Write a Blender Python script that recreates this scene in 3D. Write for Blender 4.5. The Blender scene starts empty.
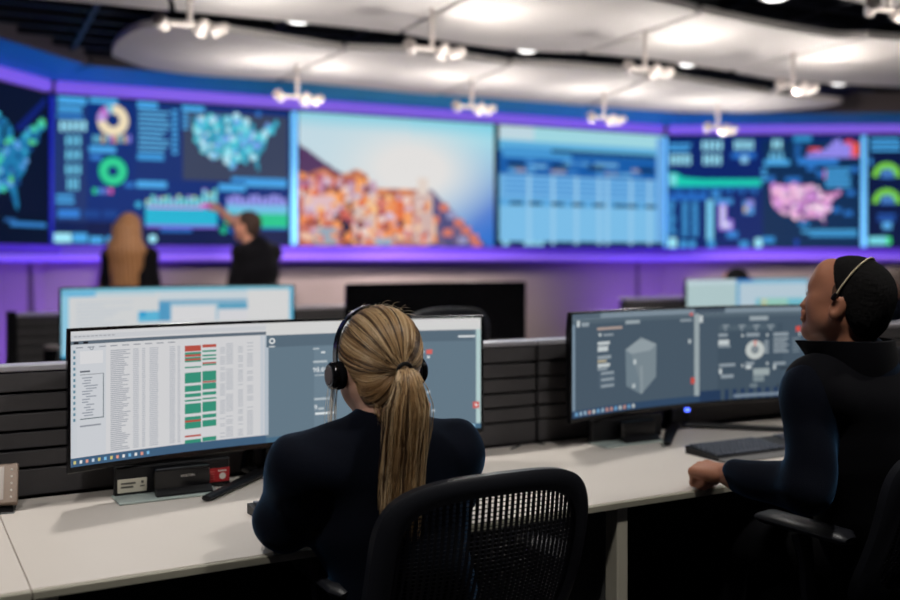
import bpy, bmesh, math, random
import numpy as np
from mathutils import Vector, Matrix, Euler

random.seed(7)
rng = np.random.default_rng(7)
PI = math.pi
sc = bpy.context.scene
COL = sc.collection

# ------------------------------------------------------------------ camera
FPX, CX, HY, HCAM = 1000.0, 450.0, 258.0, 1.34      # focal length in px, centre column, horizon row, eye height
cam_d = bpy.data.cameras.new('camera')
cam = bpy.data.objects.new('camera', cam_d)
COL.objects.link(cam)
cam.location = (0, 0, HCAM)
cam.rotation_euler = (PI / 2, 0, 0)
cam_d.sensor_width = 36
cam_d.lens = 36 * FPX / 900
cam_d.shift_y = -(300 - HY) / 900
cam_d.dof.use_dof = True
cam_d.dof.focus_distance = 2.22
cam_d.dof.aperture_fstop = 1.65
cam_d.clip_start = 0.05
sc.camera = cam

# ------------------------------------------------------------------ world, exposure
w = bpy.data.worlds.new('world')
sc.world = w
w.use_nodes = True
w.node_tree.nodes['Background'].inputs[0].default_value = (0.5, 0.55, 0.7, 1)
w.node_tree.nodes['Background'].inputs[1].default_value = 0.02
sc.view_settings.view_transform = 'Standard'
sc.view_settings.look = 'None'
sc.view_settings.exposure = 0.0
sc.view_settings.gamma = 1.0
sc.view_settings.use_curve_mapping = False
sc.cycles.use_denoising = True
sc.cycles.max_bounces = 6
sc.cycles.caustics_reflective = False
sc.cycles.caustics_refractive = False
sc.cycles.sample_clamp_indirect = 4.0

# light levels in one place
L_DOWN = 80.0        # recessed downlight, spot
L_POOL = 5.5        # pendant head washing a ceiling panel
L_WALL = 360.0        # pendant head washing the pale wall
L_UP = 115.0          # added unseen uplighters, purple wash on the wall corners
L_GLOW = 9.0         # added fill light beside each pendant, lifts the ceiling panels
L_LED = 1.0          # LED line emission factor

# ------------------------------------------------------------------ colour helpers
def s2l(c):
    c = c / 255.0
    return c / 12.92 if c <= 0.04045 else ((c + 0.055) / 1.055) ** 2.4
def C(r, g, b):
    return (s2l(r), s2l(g), s2l(b), 1.0)
def mulc(c, k):
    return (c[0] * k, c[1] * k, c[2] * k, 1.0)

MATS = {}
def mat(name, col, rough=0.5, metal=0.0, spec=0.5, noise=None, bump=None, emit=None, estr=0.0, sheen=0.0, transmission=0.0, ior=1.45):
    if name in MATS:
        return MATS[name]
    m = bpy.data.materials.new(name)
    m.use_nodes = True
    nt = m.node_tree
    b = nt.nodes['Principled BSDF']
    b.inputs['Base Color'].default_value = col
    b.inputs['Roughness'].default_value = rough
    b.inputs['Metallic'].default_value = metal
    b.inputs['Specular IOR Level'].default_value = spec
    b.inputs['IOR'].default_value = ior
    if transmission:
        b.inputs['Transmission Weight'].default_value = transmission
    if sheen:
        b.inputs['Sheen Weight'].default_value = sheen
    if emit:
        b.inputs['Emission Color'].default_value = emit
        b.inputs['Emission Strength'].default_value = estr
    tc = nt.nodes.new('ShaderNodeTexCoord')
    if noise:
        sc_, amt = noise
        n = nt.nodes.new('ShaderNodeTexNoise')
        n.inputs['Scale'].default_value = sc_
        n.inputs['Detail'].default_value = 4
        nt.links.new(tc.outputs['Object'], n.inputs['Vector'])
        mx = nt.nodes.new('ShaderNodeMix'); mx.data_type = 'RGBA'
        mx.inputs['A'].default_value = mulc(col, 1 - amt)
        mx.inputs['B'].default_value = mulc(col, 1 + amt)
        nt.links.new(n.outputs['Fac'], mx.inputs['Factor'])
        nt.links.new(mx.outputs['Result'], b.inputs['Base Color'])
    if bump:
        sc_, st = bump
        n = nt.nodes.new('ShaderNodeTexNoise')
        n.inputs['Scale'].default_value = sc_
        n.inputs['Detail'].default_value = 3
        nt.links.new(tc.outputs['Object'], n.inputs['Vector'])
        bp = nt.nodes.new('ShaderNodeBump')
        bp.inputs['Strength'].default_value = st
        bp.inputs['Distance'].default_value = 0.004
        nt.links.new(n.outputs['Fac'], bp.inputs['Height'])
        nt.links.new(bp.outputs['Normal'], b.inputs['Normal'])
    MATS[name] = m
    return m

def attr_mat(name, emission=True, strength=1.0, rough=0.45, spec=0.25, base_scale=1.0, aniso=0.0):
    m = bpy.data.materials.new(name)
    m.use_nodes = True
    nt = m.node_tree
    b = nt.nodes['Principled BSDF']
    a = nt.nodes.new('ShaderNodeAttribute')
    a.attribute_name = 'Col'
    b.inputs['Roughness'].default_value = rough
    b.inputs['Specular IOR Level'].default_value = spec
    if emission:
        b.inputs['Base Color'].default_value = (0.006, 0.006, 0.008, 1)
        nt.links.new(a.outputs['Color'], b.inputs['Emission Color'])
        b.inputs['Emission Strength'].default_value = strength
    else:
        nt.links.new(a.outputs['Color'], b.inputs['Base Color'])
        if aniso:
            b.inputs['Anisotropic'].default_value = aniso
    MATS[name] = m
    return m

# ------------------------------------------------------------------ frames
ROW_A = math.radians(29.3)                       # the desk rows run at this angle to the picture plane
RD = Vector((math.cos(ROW_A), math.sin(ROW_A), 0))
RN = Vector((-math.sin(ROW_A), math.cos(ROW_A), 0))
def R(u, v, z=0.0):
    return RD * u + RN * v + Vector((0, 0, z))
def P(x, y, Y):
    return Vector(((x - CX) / FPX * Y, Y, HCAM - (y - HY) / FPX * Y))
def Pz(x, y, z):
    return P(x, y, (HCAM - z) * FPX / (y - HY))

# ------------------------------------------------------------------ mesh builder
class MB:
    def __init__(self):
        self.v, self.f, self.mi, self.cols = [], [], [], None
    def add(self, vs, fs, mi=0, M=None):
        o = len(self.v)
        if M is not None:
            vs = [M @ Vector(p) for p in vs]
        self.v += [tuple(p) for p in vs]
        self.f += [tuple(i + o for i in f) for f in fs]
        self.mi += [mi] * len(fs)
        return self
    def box(self, c, s, bev=0.0, seg=1, mi=0, M=None):
        bm = bmesh.new()
        bmesh.ops.create_cube(bm, size=1.0)
        for v in bm.verts:
            v.co = Vector((v.co.x * s[0] + c[0], v.co.y * s[1] + c[1], v.co.z * s[2] + c[2]))
        if bev > 0:
            bmesh.ops.bevel(bm, geom=bm.edges[:], offset=min(bev, min(s) * 0.49), segments=seg, affect='EDGES', profile=0.5)
        bm.verts.index_update()
        self.add([v.co.copy() for v in bm.verts], [[v.index for v in f.verts] for f in bm.faces], mi, M)
        bm.free()
        return self
    def tube(self, pts, rad, n=10, mi=0, cap=True, flat=None, M=None):
        pts = [Vector(p) for p in pts]
        if not isinstance(rad, (list, tuple)):
            rad = [rad] * len(pts)
        vs, fs = [], []
        up = Vector((0, 0, 1))
        t0 = (pts[1] - pts[0]).normalized()
        if abs(t0.dot(up)) > 0.95:
            up = Vector((1, 0, 0))
        s = t0.cross(up).normalized()
        for i, p in enumerate(pts):
            if i == 0: t = pts[1] - pts[0]
            elif i == len(pts) - 1: t = pts[-1] - pts[-2]
            else: t = (pts[i + 1] - pts[i]).normalized() + (pts[i] - pts[i - 1]).normalized()
            t = t.normalized()
            s = (s - t * s.dot(t)).normalized()
            b = t.cross(s)
            fx, fy = flat if flat else (1, 1)
            for k in range(n):
                a = 2 * PI * k / n
                vs.append(p + s * math.cos(a) * rad[i] * fx + b * math.sin(a) * rad[i] * fy)
        for i in range(len(pts) - 1):
            for k in range(n):
                a, b_ = i * n + k, i * n + (k + 1) % n
                fs.append((a, b_, b_ + n, a + n))
        if cap:
            fs.append(tuple(range(n - 1, -1, -1)))
            fs.append(tuple((len(pts) - 1) * n + k for k in range(n)))
        return self.add(vs, fs, mi, M)
    def lathe(self, prof, n=20, mi=0, M=None):
        vs, fs = [], []
        for r, z in prof:
            for k in range(n):
                a = 2 * PI * k / n
                vs.append((r * math.cos(a), r * math.sin(a), z))
        for i in range(len(prof) - 1):
            for k in range(n):
                a, b_ = i * n + k, i * n + (k + 1) % n
                fs.append((a, b_, b_ + n, a + n))
        fs.append(tuple(range(n - 1, -1, -1)))
        fs.append(tuple((len(prof) - 1) * n + k for k in range(n)))
        return self.add(vs, fs, mi, M)
    def prism(self, poly, z0, z1, mi=0, M=None):
        n = len(poly)
        vs = [(p[0], p[1], z0) for p in poly] + [(p[0], p[1], z1) for p in poly]
        fs = [tuple(range(n - 1, -1, -1)), tuple(range(n, 2 * n))]
        for k in range(n):
            fs.append((k, (k + 1) % n, n + (k + 1) % n, n + k))
        return self.add(vs, fs, mi, M)
    def build(self, name, m, parent=None, loc=None, rot=None, smooth=False, fixn=True):
        me = bpy.data.meshes.new(name)
        me.from_pydata(self.v, [], self.f)
        ms = m if isinstance(m, (list, tuple)) else [m]
        for x in ms:
            me.materials.append(x)
        if len(ms) > 1:
            me.polygons.foreach_set('material_index', self.mi)
        if fixn:
            bm = bmesh.new(); bm.from_mesh(me)
            bmesh.ops.recalc_face_normals(bm, faces=bm.faces[:])
            bm.to_mesh(me); bm.free()
        if self.cols is not None:
            set_cols(me, self.cols)
        if smooth:
            smooth_by_angle(me, 40)
        me.update()
        return link(name, me, parent, loc, rot)

def smooth_by_angle(me, deg):
    me.polygons.foreach_set('use_smooth', [True] * len(me.polygons))
    bm = bmesh.new(); bm.from_mesh(me)
    lim = math.radians(deg)
    for e in bm.edges:
        if len(e.link_faces) == 2 and e.calc_face_angle(0) > lim:
            e.smooth = False
    bm.to_mesh(me); bm.free()

def set_cols(me, per_face):
    a = me.color_attributes.new('Col', 'FLOAT_COLOR', 'CORNER')
    buf = np.empty((len(me.loops), 4), dtype=np.float32)
    i = 0
    for p, c in zip(me.polygons, per_face):
        n = p.loop_total
        if isinstance(c[0], (tuple, list)):
            for k in range(n):
                buf[i + k] = c[k]
        else:
            buf[i:i + n] = c
        i += n
    a.data.foreach_set('color', buf.ravel())

def link(name, data, parent=None, loc=None, rot=None):
    o = bpy.data.objects.new(name, data)
    COL.objects.link(o)
    if parent: o.parent = parent
    if loc is not None: o.location = loc
    if rot is not None:
        o.rotation_euler = (0, 0, rot) if isinstance(rot, (int, float)) else rot
    return o
def tag(o, label=None, cat=None, group=None, kind=None):
    if label: o['label'] = label
    if cat: o['category'] = cat
    if group: o['group'] = group
    if kind: o['kind'] = kind
    return o
def thing(name, label, cat, loc=(0, 0, 0), rot=0.0, group=None):
    return tag(link(name, None, None, loc, rot), label, cat, group)
def structure(o, label=None):
    return tag(o, label, None, None, 'structure')
def copy_tree(o, parent=None):
    c = o.copy()
    COL.objects.link(c)
    c.parent = parent
    for ch in list(o.children):
        copy_tree(ch, c)
    return c

def spot(name, loc, target, power, col, size_deg, blend=1.0, radius=0.04, parent=None):
    d = bpy.data.lights.new(name, 'SPOT')
    d.energy = power
    d.color = col
    d.spot_size = math.radians(size_deg)
    d.spot_blend = blend
    d.shadow_soft_size = radius
    o = link(name, d)
    o.location = loc
    o.rotation_euler = (Vector(target) - Vector(loc)).to_track_quat('-Z', 'Y').to_euler()
    if parent:
        bpy.context.view_layer.update()
        o.parent = parent
        o.matrix_parent_inverse = parent.matrix_world.inverted()
    return o

# ------------------------------------------------------------------ materials
M_floor = mat('carpet_charcoal', C(70, 70, 78), 0.95, spec=0.1, noise=(60, 0.35), bump=(220, 0.5))
M_wallwhite = mat('wall_paint_pale', C(150, 138, 138), 0.8, spec=0.2, noise=(3, 0.03), bump=(90, 0.08))
M_walldark = mat('wall_paint_dark', C(44, 46, 56), 0.8, spec=0.2, noise=(3, 0.05))
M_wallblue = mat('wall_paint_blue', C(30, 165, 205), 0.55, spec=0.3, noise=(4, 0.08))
M_ceil = mat('ceiling_black', C(14, 15, 20), 0.8, spec=0.2, noise=(5, 0.2))
M_grid = mat('grid_black', C(22, 24, 34), 0.45, spec=0.4, noise=(8, 0.2))
M_cloud = mat('ceiling_panel_white', C(232, 226, 222), 0.85, spec=0.1, noise=(6, 0.02))
M_trimgrey = mat('trim_taupe', C(104, 96, 98), 0.7, noise=(6, 0.06))
M_white = mat('white_enamel', C(206, 196, 190), 0.4, noise=(20, 0.03))
M_lampglow = mat('lamp_glass', C(240, 238, 230), 0.4, emit=(1.0, 0.95, 0.86, 1), estr=2.2)
M_down = mat('downlight_glass', C(240, 240, 240), 0.4, emit=(1.0, 0.98, 0.95, 1), estr=3.0)
M_purple = mat('led_purple', C(120, 80, 220), 0.4, emit=(s2l(130), s2l(98), s2l(216), 1), estr=.74 * L_LED)
M_ledge = mat('ledge_purple_glow', C(90, 60, 190), 0.45, emit=(s2l(72), s2l(40), s2l(186), 1), estr=0.55 * L_LED)  # LED light on the ledge face is put in as emission
M_blueled = mat('light_bar_blue', C(110, 180, 230), 0.4, emit=(s2l(92), s2l(170), s2l(228), 1), estr=1.0)
M_deepblue = mat('light_bar_deep_blue', C(20, 30, 150), 0.4, emit=(s2l(22), s2l(32), s2l(168), 1), estr=0.9)
M_desk = mat('desk_white_laminate', C(214, 206, 198), 0.42, spec=0.35, noise=(2.5, 0.015), bump=(400, 0.02))
M_deskedge = mat('desk_edge_band', C(160, 156, 140), 0.5, noise=(20, 0.04))
M_leg = mat('desk_leg_ivory', C(196, 190, 172), 0.5, noise=(14, 0.03))
M_greypanel = mat('support_panel_grey', C(92, 92, 90), 0.7, noise=(20, 0.05))
M_slat = mat('slat_graphite', C(74, 72, 74), 0.55, spec=0.4, noise=(30, 0.1), bump=(180, 0.1))
M_core = mat('partition_core', C(20, 20, 22), 0.8, noise=(20, 0.1))
M_rail = mat('rail_aluminium', C(190, 188, 196), 0.35, metal=0.3, noise=(30, 0.03))
M_black = mat('plastic_black', C(17, 17, 20), 0.42, spec=0.4, noise=(40, 0.1))
M_blackgloss = mat('plastic_black_gloss', C(12, 12, 15), 0.22, spec=0.5, noise=(40, 0.1))
M_chair = mat('chair_black', C(32, 33, 38), 0.38, spec=0.5, noise=(60, 0.1), bump=(300, 0.1))
M_meshf = mat('chair_mesh_black', C(44, 44, 48), 0.5, spec=0.35, noise=(60, 0.1))
M_fabric = mat('seat_fabric_black', C(16, 16, 19), 0.9, spec=0.1, noise=(120, 0.2), bump=(300, 0.3))
M_chrome = mat('metal_grey', C(150, 148, 140), 0.35, metal=0.8, noise=(20, 0.05))
M_acrylic = mat('acrylic_frosted', C(196, 210, 206), 0.2, spec=0.6, transmission=0.25, ior=1.3, noise=(10, 0.01))
M_label = mat('label_cream', C(200, 194, 178), 0.6, noise=(20, 0.03))
M_labelred = mat('label_red', C(168, 34, 40), 0.55, noise=(20, 0.05))
M_ink = mat('label_ink_grey', C(92, 90, 84), 0.6, noise=(20, 0.05))
M_inkwhite = mat('label_ink_white', C(214, 208, 200), 0.6, noise=(20, 0.03))
M_bronze = mat('bezel_bronze', C(120, 104, 92), 0.4, metal=0.3, noise=(30, 0.05))
M_greyscreen = mat('phone_screen_grey', C(172, 160, 152), 0.3, noise=(4, 0.03))
M_key = mat('key_black', C(84, 90, 102), 0.5, noise=(60, 0.1))
M_alu = mat('keyboard_edge_grey', C(118, 116, 114), 0.4, metal=0.3, noise=(30, 0.04))
M_ledblue = mat('led_blue', C(60, 90, 255), 0.4, emit=(0.08, 0.14, 1, 1), estr=3.0)
M_picture = attr_mat('screen_picture', True, 1.0, .5, .06)

# ------------------------------------------------------------------ video wall frame
class Wall:
    def __init__(self, origin, ang):
        self.o = Vector(origin); self.a = ang
        self.d = Vector((math.cos(ang), math.sin(ang), 0)); self.n = Vector((-math.sin(ang), math.cos(ang), 0))
    def pt(self, u, v, z):
        return self.o + self.d * u + self.n * v + Vector((0, 0, z))
    def hit(self, x, y, v=0.0):
        ray = Vector(((x - CX) / FPX, 1, -(y - HY) / FPX))
        c = Vector((0, 0, HCAM))
        k = (self.n.dot(self.o) + v) / self.n.dot(ray)
        p = ray * k
        return self.d.dot(p - self.o), HCAM + p.z
AW = math.radians(26.3)
nW = Vector((-math.sin(AW), math.cos(AW), 0))
offW = nW.dot(Vector((-1.89, 9.0, 0)))
def on_main(x):
    ray = Vector(((x - CX) / FPX, 1, 0))
    return ray * (offW / nW.dot(ray))
CL, CR = on_main(49.5), on_main(664)
W_main = Wall(CL, AW)
LEN_MAIN = (CR - CL).length
W_left = Wall(CL, math.radians(76.0))        # runs towards the camera for negative u
W_right = Wall(CR, math.radians(-2.0))
Z_ST, Z_SB = 2.69, 1.455                     # screens: top and bottom
Z_LEDGE = 1.30
Z_LED0, Z_LED1 = 2.71, 2.81
Z_TRIM = 3.0
Z_CEIL = 3.08

# ------------------------------------------------------------------ room shell
fl = MB().box((1.5, 4.5, -0.05), (17, 16.5, 0.1)).build('floor', M_floor); structure(fl)
ceiling = MB().box((1.5, 4.5, Z_CEIL + 0.05), (17, 16.5, 0.1)).build('ceiling', M_ceil); structure(ceiling)
LEN_LEFT, LEN_RIGHT = 11.6, 7.2
def wall_seg(name, W, u0, u1):
    m = MB().box(((u0 + u1) / 2, 0.14, Z_CEIL / 2), (abs(u1 - u0), 0.14, Z_CEIL))
    o = m.build(name, M_wallwhite, None, W.o, W.a)
    structure(o)
    return o
wf = wall_seg('wall_front', W_main, -0.03, LEN_MAIN + 0.05)
wl = wall_seg('wall_left', W_left, -LEN_LEFT, 0.06)
wr = wall_seg('wall_front_right', W_right, 0, LEN_RIGHT)
structure(MB().box((9.0, 4.2, Z_CEIL / 2), (0.14, 14.6, Z_CEIL)).build('wall_right', M_walldark))
structure(MB().box((1.6, -3.1, Z_CEIL / 2), (15.0, 0.14, Z_CEIL)).build('wall_back', M_walldark))

trim_i = 0
for W, u0, u1, nm in ((W_main, 0.0, LEN_MAIN, 'middle'), (W_left, -LEN_LEFT, 0.0, 'left'), (W_right, 0.0, LEN_RIGHT, 'right')):
    L = u1 - u0; um = (u0 + u1) / 2
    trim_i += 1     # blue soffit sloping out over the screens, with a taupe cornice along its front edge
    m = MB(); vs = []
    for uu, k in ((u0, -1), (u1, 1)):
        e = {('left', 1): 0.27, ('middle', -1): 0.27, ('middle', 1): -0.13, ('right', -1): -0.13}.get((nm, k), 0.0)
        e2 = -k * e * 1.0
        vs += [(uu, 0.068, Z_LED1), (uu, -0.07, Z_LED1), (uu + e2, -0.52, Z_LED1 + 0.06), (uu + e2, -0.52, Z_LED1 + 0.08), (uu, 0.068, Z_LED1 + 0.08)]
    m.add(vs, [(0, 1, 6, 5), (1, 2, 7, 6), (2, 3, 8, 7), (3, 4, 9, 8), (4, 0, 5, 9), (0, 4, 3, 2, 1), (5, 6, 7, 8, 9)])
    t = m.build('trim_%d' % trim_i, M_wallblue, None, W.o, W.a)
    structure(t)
    MB().add([(vs[2][0], -.555, Z_LED1 + .055), (vs[7][0], -.555, Z_LED1 + .055), (vs[7][0], -.522, Z_LED1 + .055), (vs[2][0], -.522, Z_LED1 + .055), (vs[2][0], -.555, Z_CEIL - .002), (vs[7][0], -.555, Z_CEIL - .002), (vs[7][0], -.522, Z_CEIL - .002), (vs[2][0], -.522, Z_CEIL - .002)], [(0, 1, 5, 4), (3, 2, 6, 7), (0, 3, 2, 1), (4, 5, 6, 7), (0, 4, 7, 3), (1, 2, 6, 5)]).build('cornice', M_trimgrey, t)
    trim_i += 1     # backing of the screens
    t = MB().box((um, 0.045, (Z_SB + Z_LED0) / 2), (L, 0.05, Z_LED0 - Z_SB)).build('trim_%d' % trim_i, M_blackgloss, None, W.o, W.a)
    structure(t)
    c0 = 0.08 if nm in ('middle', 'right') else 0.0
    c1 = 0.08 if nm in ('middle', 'left') else 0.0
    o = MB().box((um + (c0 - c1) / 2, -0.02, (Z_LED0 + Z_LED1) / 2), (L - c0 - c1 + .07, 0.08, Z_LED1 - Z_LED0 - 0.01), 0.012).build('led_strip', M_purple, None, W.o, W.a)
    tag(o, 'purple glowing LED line above the %s section of the video wall' % nm, 'light strip', 'purple LED lines over the screens')
    trim_i += 1     # purple ledge under the screens, its face glowing in place of LED light
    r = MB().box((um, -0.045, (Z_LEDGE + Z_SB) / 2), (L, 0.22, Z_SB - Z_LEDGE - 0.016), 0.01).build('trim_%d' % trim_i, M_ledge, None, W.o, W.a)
    structure(r, 'purple ledge with painted-on LED glow under the %s section of the video wall' % nm)
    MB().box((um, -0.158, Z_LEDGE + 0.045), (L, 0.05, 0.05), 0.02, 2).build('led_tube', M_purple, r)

# ------------------------------------------------------------------ screen pictures
FONT_CACHE = {}
def text_mesh(s):
    if s in FONT_CACHE:
        return FONT_CACHE[s]
    cu = bpy.data.curves.new('t', 'FONT'); cu.body = s; cu.size = 1.0; cu.resolution_u = 2
    ob = bpy.data.objects.new('t', cu); COL.objects.link(ob)
    dg = bpy.context.evaluated_depsgraph_get()
    ev = ob.evaluated_get(dg); me = ev.to_mesh()
    vs = [(v.co.x, v.co.y) for v in me.vertices]; fs = [tuple(p.vertices) for p in me.polygons]
    ev.to_mesh_clear()
    bpy.data.objects.remove(ob); bpy.data.curves.remove(cu)
    xs = [v[0] for v in vs]
    FONT_CACHE[s] = (vs, fs, min(xs), max(xs))
    return FONT_CACHE[s]

class Pic:
    """flat picture on a screen: s,t in 0..1 (t down); surf(s,t,layer) -> local point; inv(px,py) -> s,t"""
    def __init__(self, surf, inv, ns=1, aspect=1.8):
        self.surf, self.inv, self.ns, self.asp = surf, inv, ns, aspect
        self.v, self.f, self.c = [], [], []
    def st(self, s0, t0, s1, t1, col, layer=1):
        if s1 <= s0 or t1 <= t0: return
        s0, s1 = max(0.0, s0), min(1.0, s1); t0, t1 = max(0.0, t0), min(1.0, t1)
        if s1 <= s0 or t1 <= t0: return
        n = max(1, int(math.ceil((s1 - s0) * self.ns)))
        o = len(self.v)
        for i in range(n + 1):
            s = s0 + (s1 - s0) * i / n
            self.v.append(self.surf(s, t0, layer)); self.v.append(self.surf(s, t1, layer))
        for i in range(n):
            a = o + 2 * i
            self.f.append((a, a + 1, a + 3, a + 2)); self.c.append(col)
    def rect(self, x0, y0, x1, y1, col, layer=1):
        xm, ym = (x0 + x1) / 2, (y0 + y1) / 2
        self.st(self.inv(x0, ym)[0], self.inv(xm, y0)[1], self.inv(x1, ym)[0], self.inv(xm, y1)[1], col, layer)
    def poly_st(self, pts, col, layer=1):
        if any(p[0] < 0 or p[0] > 1 or p[1] < 0 or p[1] > 1 for p in pts):
            pts = [(min(1, max(0, p[0])), min(1, max(0, p[1]))) for p in pts]
        o = len(self.v)
        for p in pts: self.v.append(self.surf(p[0], p[1], layer))
        self.f.append(tuple(range(o, o + len(pts)))); self.c.append(col)
    def poly(self, pts, col, layer=1):
        self.poly_st([self.inv(*p) for p in pts], col, layer)
    def disc(self, x, y, r, col, layer=2, n=12):
        s, t = self.inv(x, y); rs = abs(self.inv(x + r, y)[0] - s)
        rt = abs(self.inv(x, y + r)[1] - t)
        self.poly_st([(s + rs * math.cos(2 * PI * k / n), t + rt * math.sin(2 * PI * k / n)) for k in range(n)], col, layer)
    def ring(self, x, y, r0, r1, a0, a1, col, layer=2):
        s, t = self.inv(x, y); ks = abs(self.inv(x + 1, y)[0] - s); kt = abs(self.inv(x, y + 1)[1] - t)
        n = max(2, int(abs(a1 - a0) / 12))
        for i in range(n):
            b0, b1 = [math.radians(a0 + (a1 - a0) * j / n) for j in (i, i + 1)]
            self.poly_st([(s + ks * r * math.sin(b), t - kt * r * math.cos(b)) for r, b in ((r0, b0), (r1, b0), (r1, b1), (r0, b1))], col, layer)
    def text(self, str_, x, y, hpx, col, layer=3):
        vs, fs, a, b = text_mesh(str_)
        s, t = self.inv(x, y); kt = abs(self.inv(x, y + 1)[1] - t) * hpx / 0.7
        ks = kt / self.asp
        o = len(self.v)
        for q in vs: self.v.append(self.surf(s + (q[0] - a) * ks, t - q[1] * kt, layer))
        for f in fs: self.f.append(tuple(i + o for i in f)); self.c.append(col)
    def grid(self, ns, nt, fn, layer=0):
        o = len(self.v)
        cs = []
        for j in range(nt + 1):
            for i in range(ns + 1):
                self.v.append(self.surf(i / ns, j / nt, layer)); cs.append(fn(i / ns, j / nt))
        for j in range(nt):
            for i in range(ns):
                q = (j * (ns + 1) + i, (j + 1) * (ns + 1) + i, (j + 1) * (ns + 1) + i + 1, j * (ns + 1) + i + 1)
                self.f.append(tuple(k + o for k in q)); self.c.append([cs[k] for k in q])
    def bg(self, col):
        self.st(0, 0, 1, 1, col, 0)
    def build(self, name, parent, label=None):
        me = bpy.data.meshes.new(name)
        me.from_pydata([tuple(p) for p in self.v], [], self.f)
        me.materials.append(M_picture)
        set_cols(me, self.c)
        o = link(name, me, parent)
        if label: o['label'] = label
        return o

USA = [(-124.7,48.4),(-123,48.2),(-122.8,49),(-95.2,49),(-94.6,48.6),(-89.5,48),(-92,46.7),(-88,47.3),(-84.8,46.5),(-87.6,45),(-88,43),(-87.5,41.6),(-86.3,42.5),(-86,45),(-84.7,45.8),(-83.3,45),(-82.5,43),(-83.2,41.8),(-81.5,41.6),(-78.8,42.8),(-79,43.4),(-76.4,43.6),(-75,45),(-71.4,45.1),(-70,46.7),(-69,47.4),(-67.9,47),(-67,44.8),(-70.2,43.5),(-70.6,41.8),(-74,40.6),(-75.6,38),(-75.9,36.6),(-77,34.6),(-79.2,33.2),(-81.3,31),(-80.1,27),(-80.5,25.2),(-81.8,26.2),(-82.8,28),(-84,30),(-86,30.4),(-89.3,30.3),(-89.3,29.2),(-91.5,29.5),(-94,29.6),(-97,28),(-97.3,26),(-99.3,26.5),(-101.4,29.7),(-103.2,29),(-104.6,29.7),(-106.5,31.8),(-111,31.3),(-114.8,32.5),(-117.1,32.5),(-118.5,34),(-120.6,34.6),(-122.4,37.3),(-124.2,40.3),(-124.4,43)]
def in_poly(x, y, pl):
    r = False; j = len(pl) - 1
    for i in range(len(pl)):
        (xi, yi), (xj, yj) = pl[i], pl[j]
        if (yi > y) != (yj > y) and x < (xj - xi) * (y - yi) / (yj - yi) + xi: r = not r
        j = i
    return r
def usa_map(p, x0, y0, x1, y1, base, pals, n, r):
    k = lambda lo, la: (x0 + (lo + 124.7) / 57.7 * (x1 - x0), y0 + (49 - la) / 24.0 * (y1 - y0))
    sts = [p.inv(*k(*q)) for q in USA]
    o = len(p.v)
    tri = [Vector((a, b, 0)) for a, b in sts]
    from mathutils.geometry import tessellate_polygon
    for a in sts: p.v.append(p.surf(a[0], a[1], 1))
    for f in tessellate_polygon([tri]):
        p.f.append(tuple(i + o for i in f)); p.c.append(base)
    c = 0
    while c < n:
        lo, la = random.uniform(-124, -68), random.uniform(26, 49)
        if in_poly(lo, la, USA):
            q = k(lo, la); p.disc(q[0], q[1], random.uniform(0.5, 1.2) * r, random.choice(pals), 2 + c % 3, 8); c += 1

def bars(p, x0, y0, x1, y1, n, col, fill=0.6, jit=0.25, layer=2):
    """n short text lines"""
    h = (y1 - y0) / n
    for i in range(n):
        p.rect(x0, y0 + h * i + h * (1 - fill) / 2, x1 - (x1 - x0) * random.uniform(0, jit), y0 + h * (i + 1) - h * (1 - fill) / 2, col, layer)
def glyphs(p, x0, y0, x1, y1, n, col, layer=2):
    """n chunky figures"""
    d = (x1 - x0) / n
    for i in range(n):
        p.rect(x0 + d * i + d * .2, y0, x0 + d * (i + 1) - d * .2, y1, col, layer)

def wall_screen(W, xa, xb, label, u_ab=None):
    if u_ab: ua, ub = u_ab
    else: ua, ub = W.hit(xa, 200)[0], W.hit(xb, 200)[0]
    root = thing('video_wall_screen', label, 'screen', W.o, W.a, 'large screens of the video wall')
    MB().box(((ua + ub) / 2, -0.005, (Z_ST + Z_SB) / 2), (ub - ua + 0.012, 0.05, Z_ST - Z_SB + 0.012), 0.004).build('screen_housing', M_blackgloss, root)
    surf = lambda s, t, l: (ua + (ub - ua) * s, -0.0325 - 0.0012 * l, Z_ST - (Z_ST - Z_SB) * t)
    def inv(x, y):
        u, z = W.hit(x, y, -0.0325)
        return ((u - ua) / (ub - ua), (Z_ST - z) / (Z_ST - Z_SB))
    return root, Pic(surf, inv, 1, (ub - ua) / (Z_ST - Z_SB))

# --- screen with donut charts
root, p = wall_screen(W_main, 53, 288, 'blue dashboard screen with cream and green donut charts and a map')
Q = lambda X, Y: (50 + X / 3.528, 80 + Y / 3.528)
def rq(X0, Y0, X1, Y1, col, layer=1):
    a, b = Q(X0, Y0), Q(X1, Y1); p.rect(a[0], a[1], b[0], b[1], col, layer)
def bq(fn, X0, Y0, X1, Y1, n, col, **k):
    a, b = Q(X0, Y0), Q(X1, Y1); fn(p, a[0], a[1], b[0], b[1], n, col, **k)
p.bg(C(8, 44, 116))
rq(8, 45, 130, 590, C(30, 52, 108)); rq(300, 70, 460, 350, C(16, 46, 112)); rq(468, 118, 838, 358, C(56, 66, 92))
rq(8, 505, 842, 590, C(8, 24, 72))
tx, tb = C(74, 168, 232), C(160, 232, 250)
rq(28, 60, 128, 86, tx, 2); rq(28, 94, 112, 112, tx, 2); rq(140, 64, 238, 83, tx, 2); rq(24, 120, 116, 136, C(50, 125, 200), 2)
bq(glyphs, 30, 144, 132, 180, 5, tb)
for a, b, c, d in ((52, 196, 112, 232), (52, 246, 112, 282), (52, 298, 112, 334), (58, 346, 104, 388)): bq(glyphs, a, b, c, d, 3, C(110, 200, 232))
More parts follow.
